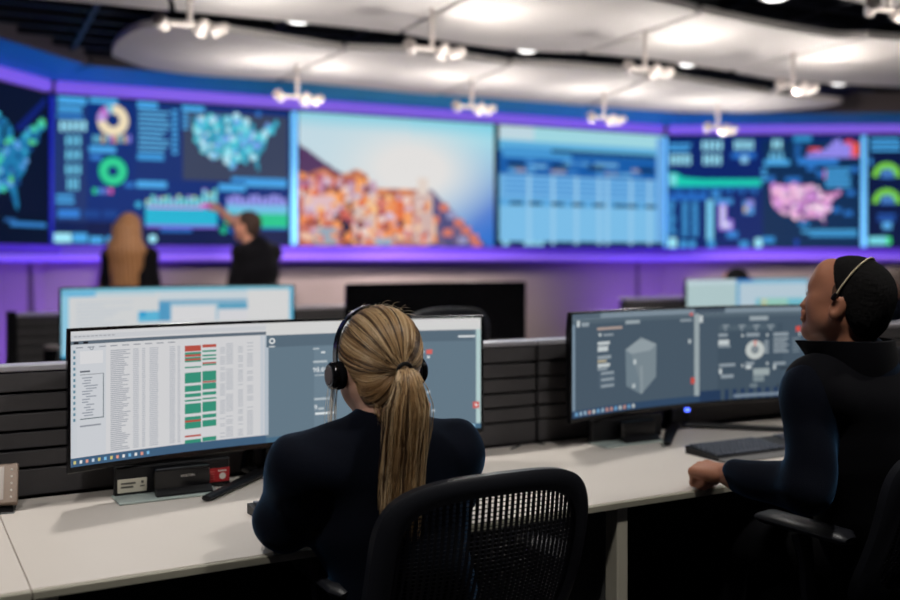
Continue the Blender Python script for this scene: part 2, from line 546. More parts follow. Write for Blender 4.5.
bq(bars, 22, 400, 88, 440, 2, tx); rq(28, 456, 104, 486, C(50, 125, 210), 2); rq(118, 460, 175, 484, C(22, 66, 140), 2); rq(188, 460, 236, 484, C(22, 66, 140), 2)
rq(14, 540, 76, 573, tb, 2); rq(80, 540, 132, 573, tx, 2); rq(140, 552, 186, 576, tx, 2); rq(198, 552, 240, 576, tx, 2)
a = Q(222, 142); p.ring(a[0], a[1], 6.6, 15.8, 0, 262, C(236, 220, 186)); p.ring(a[0], a[1], 6.6, 15.8, 262, 300, C(186, 150, 220)); p.ring(a[0], a[1], 6.6, 15.8, 300, 330, C(190, 110, 200)); p.ring(a[0], a[1], 6.6, 15.8, 330, 360, C(110, 190, 215))
for i in range(9): rq(150 + i * 15.5, 194, 162 + i * 15.5, 222, random.choice([C(90, 170, 200), C(120, 120, 220), C(190, 110, 190), C(90, 190, 160), C(200, 170, 120)]), 2)
rq(138, 234, 232, 256, tx, 2); rq(142, 263, 182, 283, C(50, 120, 200), 2)
a = Q(222, 322); p.ring(a[0], a[1], 5.2, 14.2, 0, 360, C(26, 196, 134)); p.ring(a[0], a[1], 8.5, 10.5, 0, 360, C(70, 220, 170), 3)
for i, c in enumerate((C(40, 200, 140), C(70, 140, 220), C(110, 120, 210), C(200, 90, 170))): rq(150 + i * 19, 381, 165 + i * 19, 402, c, 2)
rq(308, 78, 380, 100, tx, 2); bq(bars, 312, 106, 425, 256, 9, C(100, 190, 240), fill=.42, jit=.3); rq(308, 260, 402, 283, C(60, 150, 215), 2)
bq(bars, 430, 102, 450, 265, 9, tx, jit=0); rq(465, 92, 545, 112, tx, 2); bq(bars, 468, 116, 488, 176, 4, tx, jit=0)
a, b = Q(505, 126), Q(808, 326)
usa_map(p, a[0], a[1], b[0], b[1], C(50, 170, 200), [C(80, 205, 220), C(130, 220, 235), C(70, 190, 220), C(180, 225, 240), C(120, 160, 235)], 130, 3.2)
rq(640, 346, 835, 362, C(60, 150, 220), 2); rq(690, 362, 835, 378, tx, 2); rq(595, 368, 690, 392, tx, 2); rq(305, 357, 412, 381, tx, 2); rq(264, 360, 298, 380, C(40, 110, 190), 2)
rq(336, 452, 590, 518, C(36, 178, 210), 2); rq(336, 512, 590, 522, C(130, 110, 230), 3)
for i in range(14):
    x = 338 + i * 18.2; h = 30 + 16 * abs(math.sin(i * 1.3)) + (22 if i > 10 else 0)
    rq(x, 452 - h, x + 14, 452, C(120, 210, 226), 2); rq(x, 452 - h, x + 14, 452 - h + 9, [C(190, 220, 160), C(110, 210, 200), C(170, 160, 230)][i % 3], 3)
rq(345, 446, 540, 454, C(190, 120, 220), 3); rq(530, 438, 590, 450, C(226, 60, 190), 4)
for (x, y, r, c) in ((628, 497, 4.6, C(40, 205, 150)), (612, 530, 3.5, C(30, 180, 140)), (645, 528, 4, C(40, 120, 220)), (312, 440, 3.4, C(60, 170, 215)), (362, 560, 4.2, tb), (735, 120, 3, C(50, 110, 190))):
    a = Q(x, y); p.disc(a[0], a[1], r, c, 2)
rq(622, 440, 838, 474, C(110, 190, 226), 2); rq(700, 472, 838, 520, C(30, 196, 140), 2); rq(622, 462, 700, 474, C(90, 200, 215), 3)
for i in range(11):
    x = 624 + i * 19.5; h = 22 + 16 * abs(math.sin(i * 0.9 + .5))
    rq(x, 442 - h, x + 15, 444, C(150, 150, 235), 2)
rq(700, 520, 838, 528, C(30, 110, 190), 2); rq(390, 524, 500, 536, C(40, 110, 200), 2)
p.build('display_picture', root)

# --- sunset screen
root, p = wall_screen(W_main, 297.5, 492.5, 'large screen showing a sunset over city towers')
def lerp(a, b, t): return tuple(a[i] + (b[i] - a[i]) * t for i in range(3)) + (1.0,)
def sky(s, t):
    g = math.exp(-(((s - .56) / .34) ** 2 + ((t - .40) / .34) ** 2))
    base = lerp(C(150, 215, 232), C(30, 110, 205), min(1, max(0, (s - .5) * 1.7) * max(0, t - .15) * 2.2))
    if s < .55: base = lerp(base, C(196, 216, 226), min(1, (1 - s) * .9))
    c = lerp(base, C(226, 224, 222), min(1, g * 1.25))
    e = max(0, 1 - t / .13)
    return lerp(c, C(110, 205, 226), .75 * e)
def town(s, t): return t > (.44 + .02 * math.sin(s * 40) if s < .33 else .55 if s < .66 else .55 + (s - .66) * 1.5)
def cityfn(s, t):
    m = .24 + 1.05 * s if s < .17 else .42 + (s - .17) * .85
    if town(s, t):
        n = math.sin(s * 61 + 3 * math.sin(t * 23)) * math.sin(t * 47 + s * 13)
        return lerp(C(150, 70, 70), C(232, 150, 96), .5 + .5 * n) if s < .62 else lerp(C(40, 60, 120), C(120, 100, 130), .5 + .5 * n)
    if s < .36 and t > m: return C(84, 56, 96)
    return sky(s, t)
p.grid(110, 66, cityfn)
pal = [C(226, 110, 60), C(238, 150, 84), C(206, 96, 84), C(170, 80, 100), C(232, 190, 160), C(120, 60, 70), C(250, 170, 90), C(196, 160, 180), C(214, 130, 120)]
for i in range(170):
    s = random.uniform(.0, .66); t = random.uniform(.47, .93)
    ww = random.uniform(.015, .05); hh = random.uniform(.04, .18)
    if s > .35 and t < .62: continue
    p.st(s, t, s + ww, min(.99, t + hh), random.choice(pal), 1 + i % 3)
for (s0, t0, s1, t1, c) in ((.0, .48, .05, .56, C(190, 130, 170)), (.08, .46, .13, .60, C(196, 140, 170)), (.02, .62, .17, .80, C(222, 186, 190)), (.26, .62, .37, .97, C(214, 188, 178)), (.27, .60, .36, .70, C(196, 190, 214)), (.56, .58, .665, .98, C(206, 176, 170)), (.585, .46, .64, .6, C(224, 210, 200)), (.44, .64, .475, .9, C(232, 140, 84)), (.48, .60, .51, .88, C(224, 110, 60)), (.515, .66, .555, .9, C(240, 160, 100)), (.38, .64, .40, .9, C(216, 120, 84)), (.405, .68, .435, .9, C(190, 90, 70)), (.0, .84, .06, .98, C(196, 110, 96)), (.07, .86, .18, .99, C(150, 165, 180)), (.2, .78, .25, .99, C(48, 36, 60)), (.37, .92, .45, .99, C(140, 175, 200)), (.46, .9, .58, .99, C(170, 120, 120))):
    p.st(s0, t0, s1, t1, c, 4)
for (x0, t0) in ((.70, .66), (.74, .72), (.78, .78), (.82, .84), (.86, .90), (.80, .92), (.72, .86), (.88, .96)):
    p.st(x0, t0, x0 + .05, t0 + .06, random.choice([C(150, 150, 190), C(190, 180, 200), C(210, 120, 100)]), 4)
for i in range(190):
    s_ = random.uniform(.01, .64); t_ = random.uniform(.48, .96)
    if s_ > .34 and t_ < .62: continue
    rr = random.uniform(.008, .02)
    p.poly_st([(s_ + rr * math.cos(k * PI / 4), t_ + rr * 1.7 * math.sin(k * PI / 4)) for k in range(8)], random.choice(pal + [C(236, 214, 206), C(214, 190, 210), C(96, 52, 66), C(244, 190, 130)]), 5 + i % 3)
p.build('display_picture', root)

# --- table screen
root, p = wall_screen(W_main, 497.5, 661, 'large screen showing a pale blue spreadsheet table')
Q = lambda X, Y: (490 + X / 4.444, 120 + Y / 4.444)
p.bg(C(120, 190, 228))
def rq(X0, Y0, X1, Y1, col, layer=1):
    k = lambda X: -(X - 400) * 0.022     # content rows follow the tilt of the picture in the crop
    a, b = Q(X0, Y0), Q(X1, Y1); p.rect(a[0], a[1], b[0], b[1], col, layer)
p.st(0, 0, 1, .12, C(160, 214, 224), 1); p.st(0, 0, .2, .11, C(190, 214, 224), 2)
p.st(.0, .12, 1, .21, C(96, 176, 220), 1); p.st(.0, .20, .98, .40, C(24, 92, 168), 1); p.st(0.02, .17, .42, .26, C(70, 150, 210), 2); p.st(.3, .18, .95, .205, C(8, 18, 40), 3)
for i in range(26):
    s = random.uniform(.02, .9); t = random.choice([.27, .31, .35])
    p.st(s, t, s + random.uniform(.04, .09), t + .03, random.choice([C(90, 160, 214), C(60, 130, 200), C(110, 175, 220), C(150, 150, 170)]), 3)
for s in (.05, .3, .52, .84): p.st(s, .30, s + .1, .335, C(8, 20, 50), 4)
p.st(.0, .40, 1, .60, C(110, 176, 226), 1)
for j in range(4): p.st(.03, .43 + j * .04, .97, .445 + j * .04, C(70, 140, 208), 2)
for s in (.16, .3, .44, .58, .63, .78, .9): p.st(s, .40, s + .02, .98, C(150, 200, 232), 3)
p.st(.0, .60, 1, .66, C(90, 165, 220), 1)
for s in (.06, .17, .3, .42, .55, .68, .76, .88): p.st(s, .625, s + .075, .65, C(8, 18, 40), 4)
p.st(0, .66, 1, .955, C(122, 188, 230), 1); p.st(0, .955, 1, 1, C(10, 34, 80), 2)
for s in (.02, .14, .18, .22): p.st(s, .955, s + .035, .99, C(140, 205, 230), 3)
p.st(.955, .02, 1, .95, C(110, 170, 226), 3)
p.build('display_picture', root)

# --- far left screen (on the folded wing)
root, p = wall_screen(W_left, 0, 0, 'dark screen with a teal map at the left end of the video wall', (-2.06, -0.03))
p.bg(C(5, 16, 40))
a, b = (-75, 110), (46, 212)
usa_map(p, a[0], a[1], b[0], b[1], C(30, 120, 170), [C(60, 180, 210), C(70, 200, 170), C(110, 170, 235), C(90, 200, 90), C(80, 150, 220), C(20, 70, 130)], 170, 3.6)
p.poly([(14, 128), (46, 96), (46, 104), (22, 132)], C(12, 30, 110), 1)
p.rect(10, 222, 46, 227, C(50, 120, 190), 2); p.rect(4, 218, 16, 222, C(40, 90, 150), 2)
p.build('display_picture', root)

# --- pink map screen
root, p = wall_screen(W_right, 668, 857.5, 'blue dashboard screen with a pink map and green band')
Q = lambda X, Y: (660 + X / 3.75, 130 + Y / 3.75)
def rq(X0, Y0, X1, Y1, col, layer=1):
    a, b = Q(X0, Y0), Q(X1, Y1); p.rect(a[0], a[1], b[0], b[1], col, layer)
def bq(fn, X0, Y0, X1, Y1, n, col, **k):
    a, b = Q(X0, Y0), Q(X1, Y1); fn(p, a[0], a[1], b[0], b[1], n, col, **k)
p.bg(C(9, 36, 104)); rq(385, 40, 745, 440, C(8, 44, 84))
bq(bars, 26, 48, 130, 84, 2, tx); bq(glyphs, 34, 92, 118, 130, 5, tb); bq(glyphs, 154, 40, 236, 76, 4, tb); bq(glyphs, 158, 92, 232, 130, 4, tb); bq(glyphs, 276, 38, 352, 74, 5, tb)
rq(268, 84, 358, 106, C(40, 110, 200), 2); rq(302, 96, 330, 124, C(130, 190, 230), 3); bq(glyphs, 416, 36, 460, 70, 2, tb); bq(glyphs, 406, 84, 466, 118, 3, C(110, 190, 230)); rq(390, 112, 486, 132, tx, 2)
bq(bars, 380, 140, 400, 196, 3, tx, jit=0); rq(404, 172, 430, 194, C(40, 110, 190), 2)
pts = [Q(34, 160), Q(60, 160), Q(90, 178), Q(160, 184), Q(378, 184), Q(378, 210), Q(40, 212)]
p.poly(pts, C(24, 200, 176), 2); rq(34, 166, 62, 206, C(120, 220, 225), 3)
for i in range(22): rq(40 + i * 15.6, 212, 50 + i * 15.6, 222 + 10 * (i % 3), C(36, 110, 190), 2)
rq(24, 240, 176, 262, C(40, 110, 200), 2); rq(192, 228, 226, 252, C(60, 140, 210), 2)
bq(bars, 24, 266, 62, 392, 11, tx, jit=.3); bq(bars, 82, 268, 106, 400, 11, tx, jit=.1); bq(bars, 120, 268, 144, 400, 11, tx, jit=.1)
rq(174, 262, 200, 412, C(120, 200, 235), 2); rq(206, 258, 272, 278, C(70, 150, 220), 2); rq(220, 275, 250, 376, C(150, 120, 230), 2); rq(228, 283, 242, 366, C(214, 214, 240), 3); rq(220, 336, 274, 376, C(150, 120, 230), 2); rq(228, 348, 264, 366, C(214, 214, 240), 3)
rq(250, 380, 292, 405, C(50, 130, 210), 2); rq(312, 266, 352, 316, C(80, 150, 220), 2); rq(314, 285, 328, 308, C(200, 170, 120), 3); rq(325, 262, 350, 290, C(140, 140, 220), 3)
rq(10, 404, 62, 442, tb, 2); rq(76, 416, 100, 440, tx, 2); rq(110, 416, 132, 440, tx, 2); rq(178, 414, 206, 440, C(60, 150, 215), 2); rq(298, 416, 332, 440, C(60, 150, 215), 2); rq(356, 406, 382, 440, tb, 2); rq(384, 400, 430, 424, C(50, 140, 210), 2); rq(504, 410, 520, 436, C(30, 70, 170), 2)
rq(500, 22, 568, 44, C(50, 140, 200), 2); bq(bars, 504, 52, 530, 110, 4, C(40, 110, 190), jit=.3)
hs = [10, 16, 22, 20, 30, 44, 60, 66, 50, 58, 46, 36]
for i, h in enumerate(hs): rq(548 + i * 16.4, 100 - h, 563 + i * 16.4, 104, C(150, 140, 240) if i < 10 else C(190, 110, 190), 2)
rq(556, 68, 604, 78, C(240, 80, 60), 3); rq(694, 38, 722, 52, C(240, 70, 60), 3); rq(722, 48, 744, 96, C(246, 90, 60), 3)
rq(516, 108, 668, 130, C(50, 130, 215), 2); bq(bars, 620, 140, 720, 218, 5, tx, jit=.2); rq(588, 152, 618, 176, C(40, 110, 190), 2); rq(614, 150, 622, 184, C(200, 90, 150), 3)
a, b = Q(414, 204), Q(682, 362)
usa_map(p, a[0], a[1], b[0], b[1], C(196, 130, 196), [C(236, 180, 220), C(226, 150, 205), C(240, 214, 234), C(210, 140, 220), C(246, 200, 226)], 120, 2.8)
for (x, y) in ((486, 186), (512, 186), (566, 144), (716, 236), (706, 312), (662, 300), (730, 148)): rq(x - 16, y - 10, x + 16, y + 10, C(40, 110, 190), 2)
rq(520, 346, 560, 360, C(50, 140, 210), 2); rq(530, 374, 740, 386, C(70, 160, 215), 2); rq(560, 388, 740, 400, C(60, 150, 210), 2)
p.build('display_picture', root)

# --- right end screen
u868 = W_right.hit(867.5, 200)[0]
root, p = wall_screen(W_right, 0, 0, 'dark blue screen with green gauge arcs at the right end of the video wall', (u868, u868 + 2.08))
p.bg(C(8, 24, 66))
bq(bars, 790, 28, 905, 82, 3, tx, jit=.1)
for y in (160, 258):
    a = Q(850, y + 16); p.ring(a[0], a[1], 8.5, 14.5, -90, 90, C(120, 206, 70)); bq(glyphs, 830, y - 14, 876, y + 12, 3, C(90, 150, 225)); bq(bars, 826, y + 10, 880, y + 22, 1, C(60, 120, 210), jit=0)
bq(bars, 815, 312, 888, 345, 2, C(40, 90, 180), jit=.1); rq(834, 345, 868, 372, C(90, 170, 230), 2); rq(782, 400, 850, 430, C(120, 215, 230), 2); rq(850, 400, 866, 430, C(70, 220, 130), 2); rq(778, 106, 796, 130, C(60, 140, 210), 2)
for k in range(3):
    p.st(.3 + k * .22, .15, .46 + k * .22, .32, C(24, 70, 140), 1); p.st(.3 + k * .22, .45, .46 + k * .22, .9, C(20, 60, 120), 1)
p.build('display_picture', root)

# light bars between the screens
for W, x, m, nm in ((W_main, 292.6, M_blueled, 'between the donut dashboard and the sunset screen'), (W_main, 662.9, M_blueled, 'between the table screen and the pink map screen'), (W_right, 862.3, M_blueled, 'right of the pink map screen'), (W_main, 51, M_deepblue, 'in the left corner of the video wall')):
    u = W.hit(x, 200)[0]
    wd = 0.055 if m is M_blueled and x != 662.9 else 0.03
    o = MB().box((u, -0.045, (Z_ST + Z_SB) / 2), (wd, 0.05, Z_ST - Z_SB - 0.01), 0.01).build('light_bar', m, None, W.o, W.a)
    tag(o, 'thin vertical blue light bar %s' % nm, 'light bar', 'blue light bars of the video wall')

# grey corner fins under the ledge, each with an added uplighter for the purple wall wash
for x, W, wh in ((36.5, W_left, 'left'), (641, W_main, 'right')):
    u = W.hit(x, 280)[0]
    trim_i += 1
    t = MB().add([(-.045, .068, 0), (.045, .068, 0), (0, -.03, 0), (-.012, .068, 1.29), (.012, .068, 1.29), (0, .04, 1.29)], [(0, 2, 1), (3, 4, 5), (0, 1, 4, 3), (1, 2, 5, 4), (2, 0, 3, 5)]).build('trim_%d' % trim_i, M_trimgrey, None, W.pt(u, 0, 0), W.a)
    structure(t)
    base = W.pt(u, -0.75, 0)
    o = thing('added_uplight', 'purple wash light added out of sight before the %s wall corner' % wh, 'uplight', base, W.a, 'added purple wash lights')
    MB().lathe([(.09, 0), (.09, .02), (.075, .03), (.07, .16), (.062, .16)], 20).build('housing', M_black, o, smooth=True)
    MB().lathe([(.06, .155), (.06, .165), (.03, .168)], 20).build('lens', M_purple, o, smooth=True)
    spot('added_wash_lamp', base + Vector((0, 0, .19)), W.pt(u, 0, 1.05), L_UP, (0.30, 0.13, 1.0), 130, 1.0, 0.06, o)

# ------------------------------------------------------------------ ceiling: hanging white panels, open grid, lamps
Z_CLOUD = 2.75
def cpt(x, y, z=Z_CLOUD):
    p = P(x, y, (z - HCAM) * FPX / (HY - y)); return (p.x, p.y)
def smooth_line(pts, n=6):
    """Catmull-Rom through plan points"""
    q = [pts[0]] + list(pts) + [pts[-1]]; out = []
    for i in range(1, len(q) - 2):
        for k in range(n):
            t = k / n
            out.append(tuple(0.5 * (2 * q[i][a] + (q[i + 1][a] - q[i - 1][a]) * t + (2 * q[i - 1][a] - 5 * q[i][a] + 4 * q[i + 1][a] - q[i + 2][a]) * t * t + (3 * q[i][a] - q[i - 1][a] - 3 * q[i + 1][a] + q[i + 2][a]) * t ** 3) for a in (0, 1)))
    out.append(tuple(pts[-1]))
    return out
def panel(near_px, far_px):
    a = smooth_line([cpt(*q) for q in near_px]); b = smooth_line([cpt(*q) for q in far_px])
    poly = a + b[::-1]
    m = MB(); m.prism(poly, Z_CLOUD, Z_CLOUD + 0.045)
    o = m.build('ceiling_panel', M_cloud, ceiling)
    return o
# band nearest the video wall
panel([(112, 52), (122, 38), (150, 27), (210, 30), (290, 42), (342, 50)], [(112, 56), (150, 69), (205, 76), (276, 80)])
panel([(348, 50), (410, 53), (470, 60), (508, 65)], [(281, 80), (350, 87), (400, 92), (437, 95)])
panel([(514, 65), (560, 67), (610, 71), (650, 75)], [(442, 95), (500, 99), (550, 103), (585, 106)])
panel([(655, 76), (700, 83), (745, 90), (770, 94)], [(590, 106), (640, 110), (690, 112.5), (722, 113)])
panel([(775, 94.5), (805, 98), (838, 102)], [(727, 113), (770, 112), (815, 108), (842, 103)])
# middle band
panel([(20, -30), (100, -20), (160, -18)], [(30, -2), (100, 4), (169, 11)])
panel([(168, -18), (300, -16), (440, -8), (462, -3)], [(176, 11), (250, 18), (325, 25), (398, 33)])
panel([(470, -3), (560, -8), (640, -2), (698, 12)], [(404, 34), (450, 42), (515, 50), (580, 53)])
panel([(704, 13), (760, 25), (830, 37), (862, 38)], [(586, 53.5), (640, 58), (690, 65), (728, 71)])
panel([(868, 38), (930, 42), (1010, 44)], [(734, 72), (780, 80), (840, 84), (930, 88)])
# band over the first desk row, mostly above the frame
panel([(860, -60), (960, -40), (1080, -25)], [(830, -4), (880, 6), (940, 12), (1010, 15)])
# open cell grid between the panels
gx = [(-6.0 + i * 0.6) for i in range(26)]
beam_a = MB().box((0, 0, 0), (0.03, 9.5, 0.07)).build('grid_beam', M_grid, ceiling)
beam_a.location = (0, 0, -5)
Rg = Matrix.Rotation(AW, 4, 'Z')
gc = Rg @ Vector((0, 0, 0))
first = True
def beam(me_obj, loc, rz):
    global first
    o = me_obj.copy(); COL.objects.link(o); o.parent = ceiling; o.location = loc; o.rotation_euler = (0, 0, rz)
    return o
for i in range(19):
    beam(beam_a, Rg @ Vector((-3.4 + i * 0.6, 5.0, 2.96)), AW)
bpy.data.objects.remove(beam_a)
beam_b = MB().box((0, 0, 0), (11.6, 0.03, 0.05)).build('grid_rail', M_grid, ceiling)
beam_b.location = Rg @ Vector((2.1, 0.5, 2.955)); beam_b.rotation_euler = (0, 0, AW)
for i in range(1, 30):
    beam(beam_b, Rg @ Vector((2.1, 0.5 + i * 0.3, 2.955)), AW)

# recessed downlights: five in view, the rest over the desks and behind the camera
def downlight(x, y, label, power, tilt=None, size=95, col=(1, .965, .92)):
    r = thing('downlight', label, 'ceiling light', (x, y, 2.80), 0, 'round recessed downlights')
    MB().lathe([(.062, 0.0), (.085, -.004), (.09, .004), (.09, .10), (.05, .22), (.05, .27)], 24).build('trim_ring', M_white, r, smooth=True)
    MB().lathe([(.064, -.006), (.055, -.012), (.02, -.014)], 24).build('lens', M_down, r, smooth=True)
    tg = Vector((x, y, 0)) if tilt is None else Vector((x + tilt[0], y + tilt[1], 0))
    spot('downlight_lamp', Vector((x, y, 2.77)), tg, power, col, size, 0.6, 0.06, r)
for (x, y), lab in zip(((299, 22), (528, 51), (689, 65), (840, 84), (775, -1)), ('above the sunset screen', 'above the table screen', 'above the green band', 'above the gauge screen', 'cut by the top edge')):
    q = cpt(x, y, 2.79)
    downlight(q[0], q[1], 'bright round downlight in the black ceiling grid, %s' % lab, L_DOWN * 0.6)
for (u, v, lab, pw) in ((-0.2, 1.2, 'over the chair side of the first desk row, left', 1.0), (1.5, 1.1, 'over the chair side of the first desk row, middle', 1.0), (3.2, 1.1, 'over the chair side of the first desk row, right', 0.8), (0.6, 3.35, 'over the aisle behind the first partition, left', 1.1), (2.2, 3.35, 'over the aisle behind the first partition, middle', 1.1), (3.8, 3.35, 'over the aisle behind the first partition, right', 0.9), (-1.0, 2.6, 'over the left desk', 0.7), (1.3, 4.3, 'added over the second row, left', .8), (3.2, 4.3, 'added over the second row, middle', .8)):  # second-row pair is added, unseen, to brighten the far partitions
    q = R(u, v)
    downlight(q.x, q.y, 'round downlight %s' % lab, L_DOWN * pw, tuple((RN * (1.0 if v < 2 or v > 4 else 0.0)).xy))

# spotlight pendants
def pendant(x, y, band, label, pools, wallhit=None):
    zl = 2.52
    Y = (zl - HCAM) * FPX / (HY - y)
    b = P(x, y, Y)
    r = thing('spotlight_pendant', label, 'pendant light', (b.x, b.y, zl), AW, 'white spotlight pendants')
    MB().tube([(0, 0, 0), (0, 0, Z_CLOUD - zl)], .014, 10).build('rod', M_white, r, smooth=True)
    MB().tube([(-.13, 0, 0), (.13, 0, 0)], .014, 10).build('crossbar', M_white, r, smooth=True)
    for k, (dx, ang) in enumerate(((-.14, (0.35, 0, -.5)), (.06, (0.6, 0, .3)), (.15, (0.45, 0, .8)))):
        h = MB().lathe([(.014, .05), (.026, .038), (.032, 0), (.037, -.042), (.033, -.044)], 16).build('lamp_head', M_white, r, (dx, -.02, -.01), ((-1.9 if k == 0 else 1.2) * (1 if k != 1 else .6), 0.3 * (k - 1), ang[2]), smooth=True)
        MB().lathe([(.032, -.037), (.024, -.042)], 16).build('lens', M_lampglow, h, smooth=True)
    bpy.context.view_layer.update()
    for q in pools:
        c = cpt(*q); tgt = Vector((c[0], c[1], Z_CLOUD))
        o = Vector((b.x, b.y, zl))
        # lamp heads wash the panel from close below it
        spot('pool_lamp', Vector((o.x, o.y, zl - .14)) + (Vector((tgt.x, tgt.y, 0)) - Vector((o.x, o.y, 0))).normalized() * .24, tgt, L_POOL, (1, .95, .88), 165, 1.0, 0.03, r)
    d = bpy.data.lights.new('pendant_fill', 'POINT'); d.energy = L_GLOW; d.color = (1, .95, .9); d.shadow_soft_size = .05  # added fill point, hangs free of the lamp heads
    link('pendant_fill', d, r, (0, -.24, -.24))
    if wallhit:
        spot('wall_lamp', Vector((b.x, b.y, zl - .05)), wallhit, L_WALL, (1, .86, .78), 60, 1.0, 0.04, r)
mw = lambda x, y=300: W_main.pt(W_main.hit(x, y)[0], 0, W_main.hit(x, y)[1])
pendant(297, 97, 'A', 'white spotlight pendant hanging in front of the left edge of the sunset screen', [(325, 69), (236, 60)], mw(330, 285))
pendant(472, 107, 'A', 'white spotlight pendant hanging over the right end of the sunset screen', [(420, 76), (492, 82)], mw(440, 285))
pendant(604, 118, 'A', 'white spotlight pendant hanging over the table screen', [(570, 90), (637, 96)], None)
pendant(718, 128, 'A', 'lowest white spotlight pendant, in front of the pink map screen', [(690, 102), (750, 107)], W_right.pt(1.6, 0, 1.0))
pendant(190, 25, 'B', 'white spotlight pendant hanging near the top left, above the donut charts', [(260, 2), (330, 6)], mw(240, 285))
pendant(432, 49, 'B', 'white spotlight pendant hanging in the upper middle, above the sunset screen', [(502, 16), (580, 22)], None)
pendant(645, 69, 'B', 'white spotlight pendant hanging in the black gap above the table screen', [(690, 38), (745, 45)], None)
pendant(793, 86, 'B', 'white spotlight pendant hanging in the black gap above the pink map', [(830, 56), (880, 62)], W_right.pt(2.6, 0, 1.0))
pendant(889, 10, 'C', 'white spotlight pendant at the top right corner', [(940, -5)], None)

# ------------------------------------------------------------------ desk rows
DESK_Z = 0.735
def partition(u0, u1, vf, label, end_post=None, group='slatted partitions'):
    L = u1 - u0
    r = thing('slat_partition', label, 'partition', R(u0, vf), ROW_A, group)
    MB().box((L / 2, 0.04, 0.53), (L - 0.004, 0.03, 1.04)).build('core_panel', M_core, r)
    MB().box((L / 2, 0.03, 1.062), (L, 0.07, 0.016), 0.003).build('top_rail', M_rail, r)
    zs = [0.735, 0.809, 0.856, 0.903, 0.951, 1.000, 1.054]
    for k in range(6):
        MB().box((L / 2, 0.012, (zs[k] + zs[k + 1]) / 2), (L - 0.008, 0.024, zs[k + 1] - zs[k] - 0.007), 0.0025).build('slat', M_slat, r)
    MB().box((L / 2, 0.012, 0.40), (L - 0.008, 0.022, 0.62), 0.002).build('lower_panel', M_core, r)
    for x in (0.012, L - 0.012):
        MB().box((x, 0.058, 0.02), (0.05, 0.14, 0.035), 0.006).build('foot', M_black, r)
    if end_post:
        MB().box((-0.02, 0.03, 0.54), (0.04, 0.075, 1.08), 0.004).build('end_post', M_black, r)
    return r
V1B = 2.725
partition(-1.25, -0.05, V1B, 'dark slatted partition behind the left desk at the picture edge')
partition(-0.045, 1.855, V1B, 'dark slatted partition behind the blonde woman\'s wide monitor')
partition(1.86, 3.355, V1B, 'dark slatted partition behind the grey dashboard monitor')
partition(3.36, 4.4, V1B, 'dark slatted partition hidden past the seated man at right')
V2B = 5.27
partition(0.54, 1.96, V2B, 'far slatted partition left of and behind the white second-row monitor', True, 'slatted partitions of the second row')
partition(1.965, 3.45, V2B, 'far slatted partition behind the black switched-off monitor', None, 'slatted partitions of the second row')
partition(4.30, 5.78, V2B, 'far slatted partition behind the small two-pane monitor', None, 'slatted partitions of the second row')
partition(5.785, 7.3, V2B, 'far slatted partition at the right end of the second row', None, 'slatted partitions of the second row')

def desk(u0, u1, vf, depth, label, panels, posts):
    L = u1 - u0
    r = thing('desk', label, 'desk', R(u0, vf), ROW_A, 'white topped desks')
    MB().box((L / 2, depth / 2, DESK_Z - 0.009), (L, depth - 0.012, 0.018), 0.0015).build('worktop', M_desk, r)
    MB().box((L / 2, -0.0005, DESK_Z - 0.0098), (L, 0.012, 0.0165), 0.002).build('edge_band', M_deskedge, r)
    for x in panels:
        MB().box((x, depth / 2 + 0.02, (DESK_Z - 0.019) / 2), (0.024, depth - 0.10, DESK_Z - 0.019), 0.002).build('support_panel', M_greypanel, r)
    for x in posts:
        MB().box((x, 0.035, (DESK_Z - 0.019) / 2), (0.034, 0.05, DESK_Z - 0.019), 0.003).build('leg', M_leg, r)
    MB().box((L / 2, depth - 0.05, 0.42), (L - 0.1, 0.02, 0.5), 0.002).build('modesty_panel', M_core, r)
    return r
VF = 1.962
D1 = 0.755
desk(-1.2, 0.2262, VF, D1, 'white desk end cut by the left picture edge', [0.06, 1.385], [0.06, 1.385])
desk(0.228, 3.0, VF, D1, 'long white desk shared by the blonde woman and the seated man', [1.375, 2.74], [0.03, 1.375, 2.74])
desk(3.006, 4.3, VF, D1, 'white desk right of the seated man, mostly out of view', [1.25], [0.03, 1.25])
VF2 = V2B - D1 - 0.005
desk(0.58, 3.4, VF2, D1, 'second-row desk carrying the white and the black monitors', [0.05, 1.32, 2.6], [0.05, 1.32, 2.6])
desk(4.35, 7.25, VF2, D1, 'second-row desk carrying the small two-pane monitor', [0.05, 1.4, 2.7], [0.05, 1.4, 2.7])

# ------------------------------------------------------------------ wide curved monitors
HW, SAG, MZ0, MZ1 = 0.585, 0.085, 0.083, 0.435
def arc(x): return -0.02 - SAG * (x / HW) ** 2
MON_V = 2.66
def monitor_mesh():
    N = 40
    m = MB(); vs, fs = [], []
    for i in range(N + 1):
        x = -HW + 2 * HW * i / N
        y = arc(x); th = 0.022 + 0.02 * (1 - abs(x / HW) ** 3)
        for (dy, z) in ((0, MZ0), (-.004, MZ0 + .003), (-.004, MZ1 - .002), (0, MZ1), (th * .6, MZ1 - .002), (th, MZ1 - .06), (th, MZ0 + .06), (th * .6, MZ0 + .002)):
            vs.append((x, y + dy, z))
    for i in range(N):
        for k in range(8):
            a, b = i * 8 + k, i * 8 + (k + 1) % 8
            fs.append((a, b, b + 8, a + 8))
    fs.append(tuple(range(8))); fs.append(tuple(N * 8 + k for k in range(7, -1, -1)))
    return m.add(vs, fs)
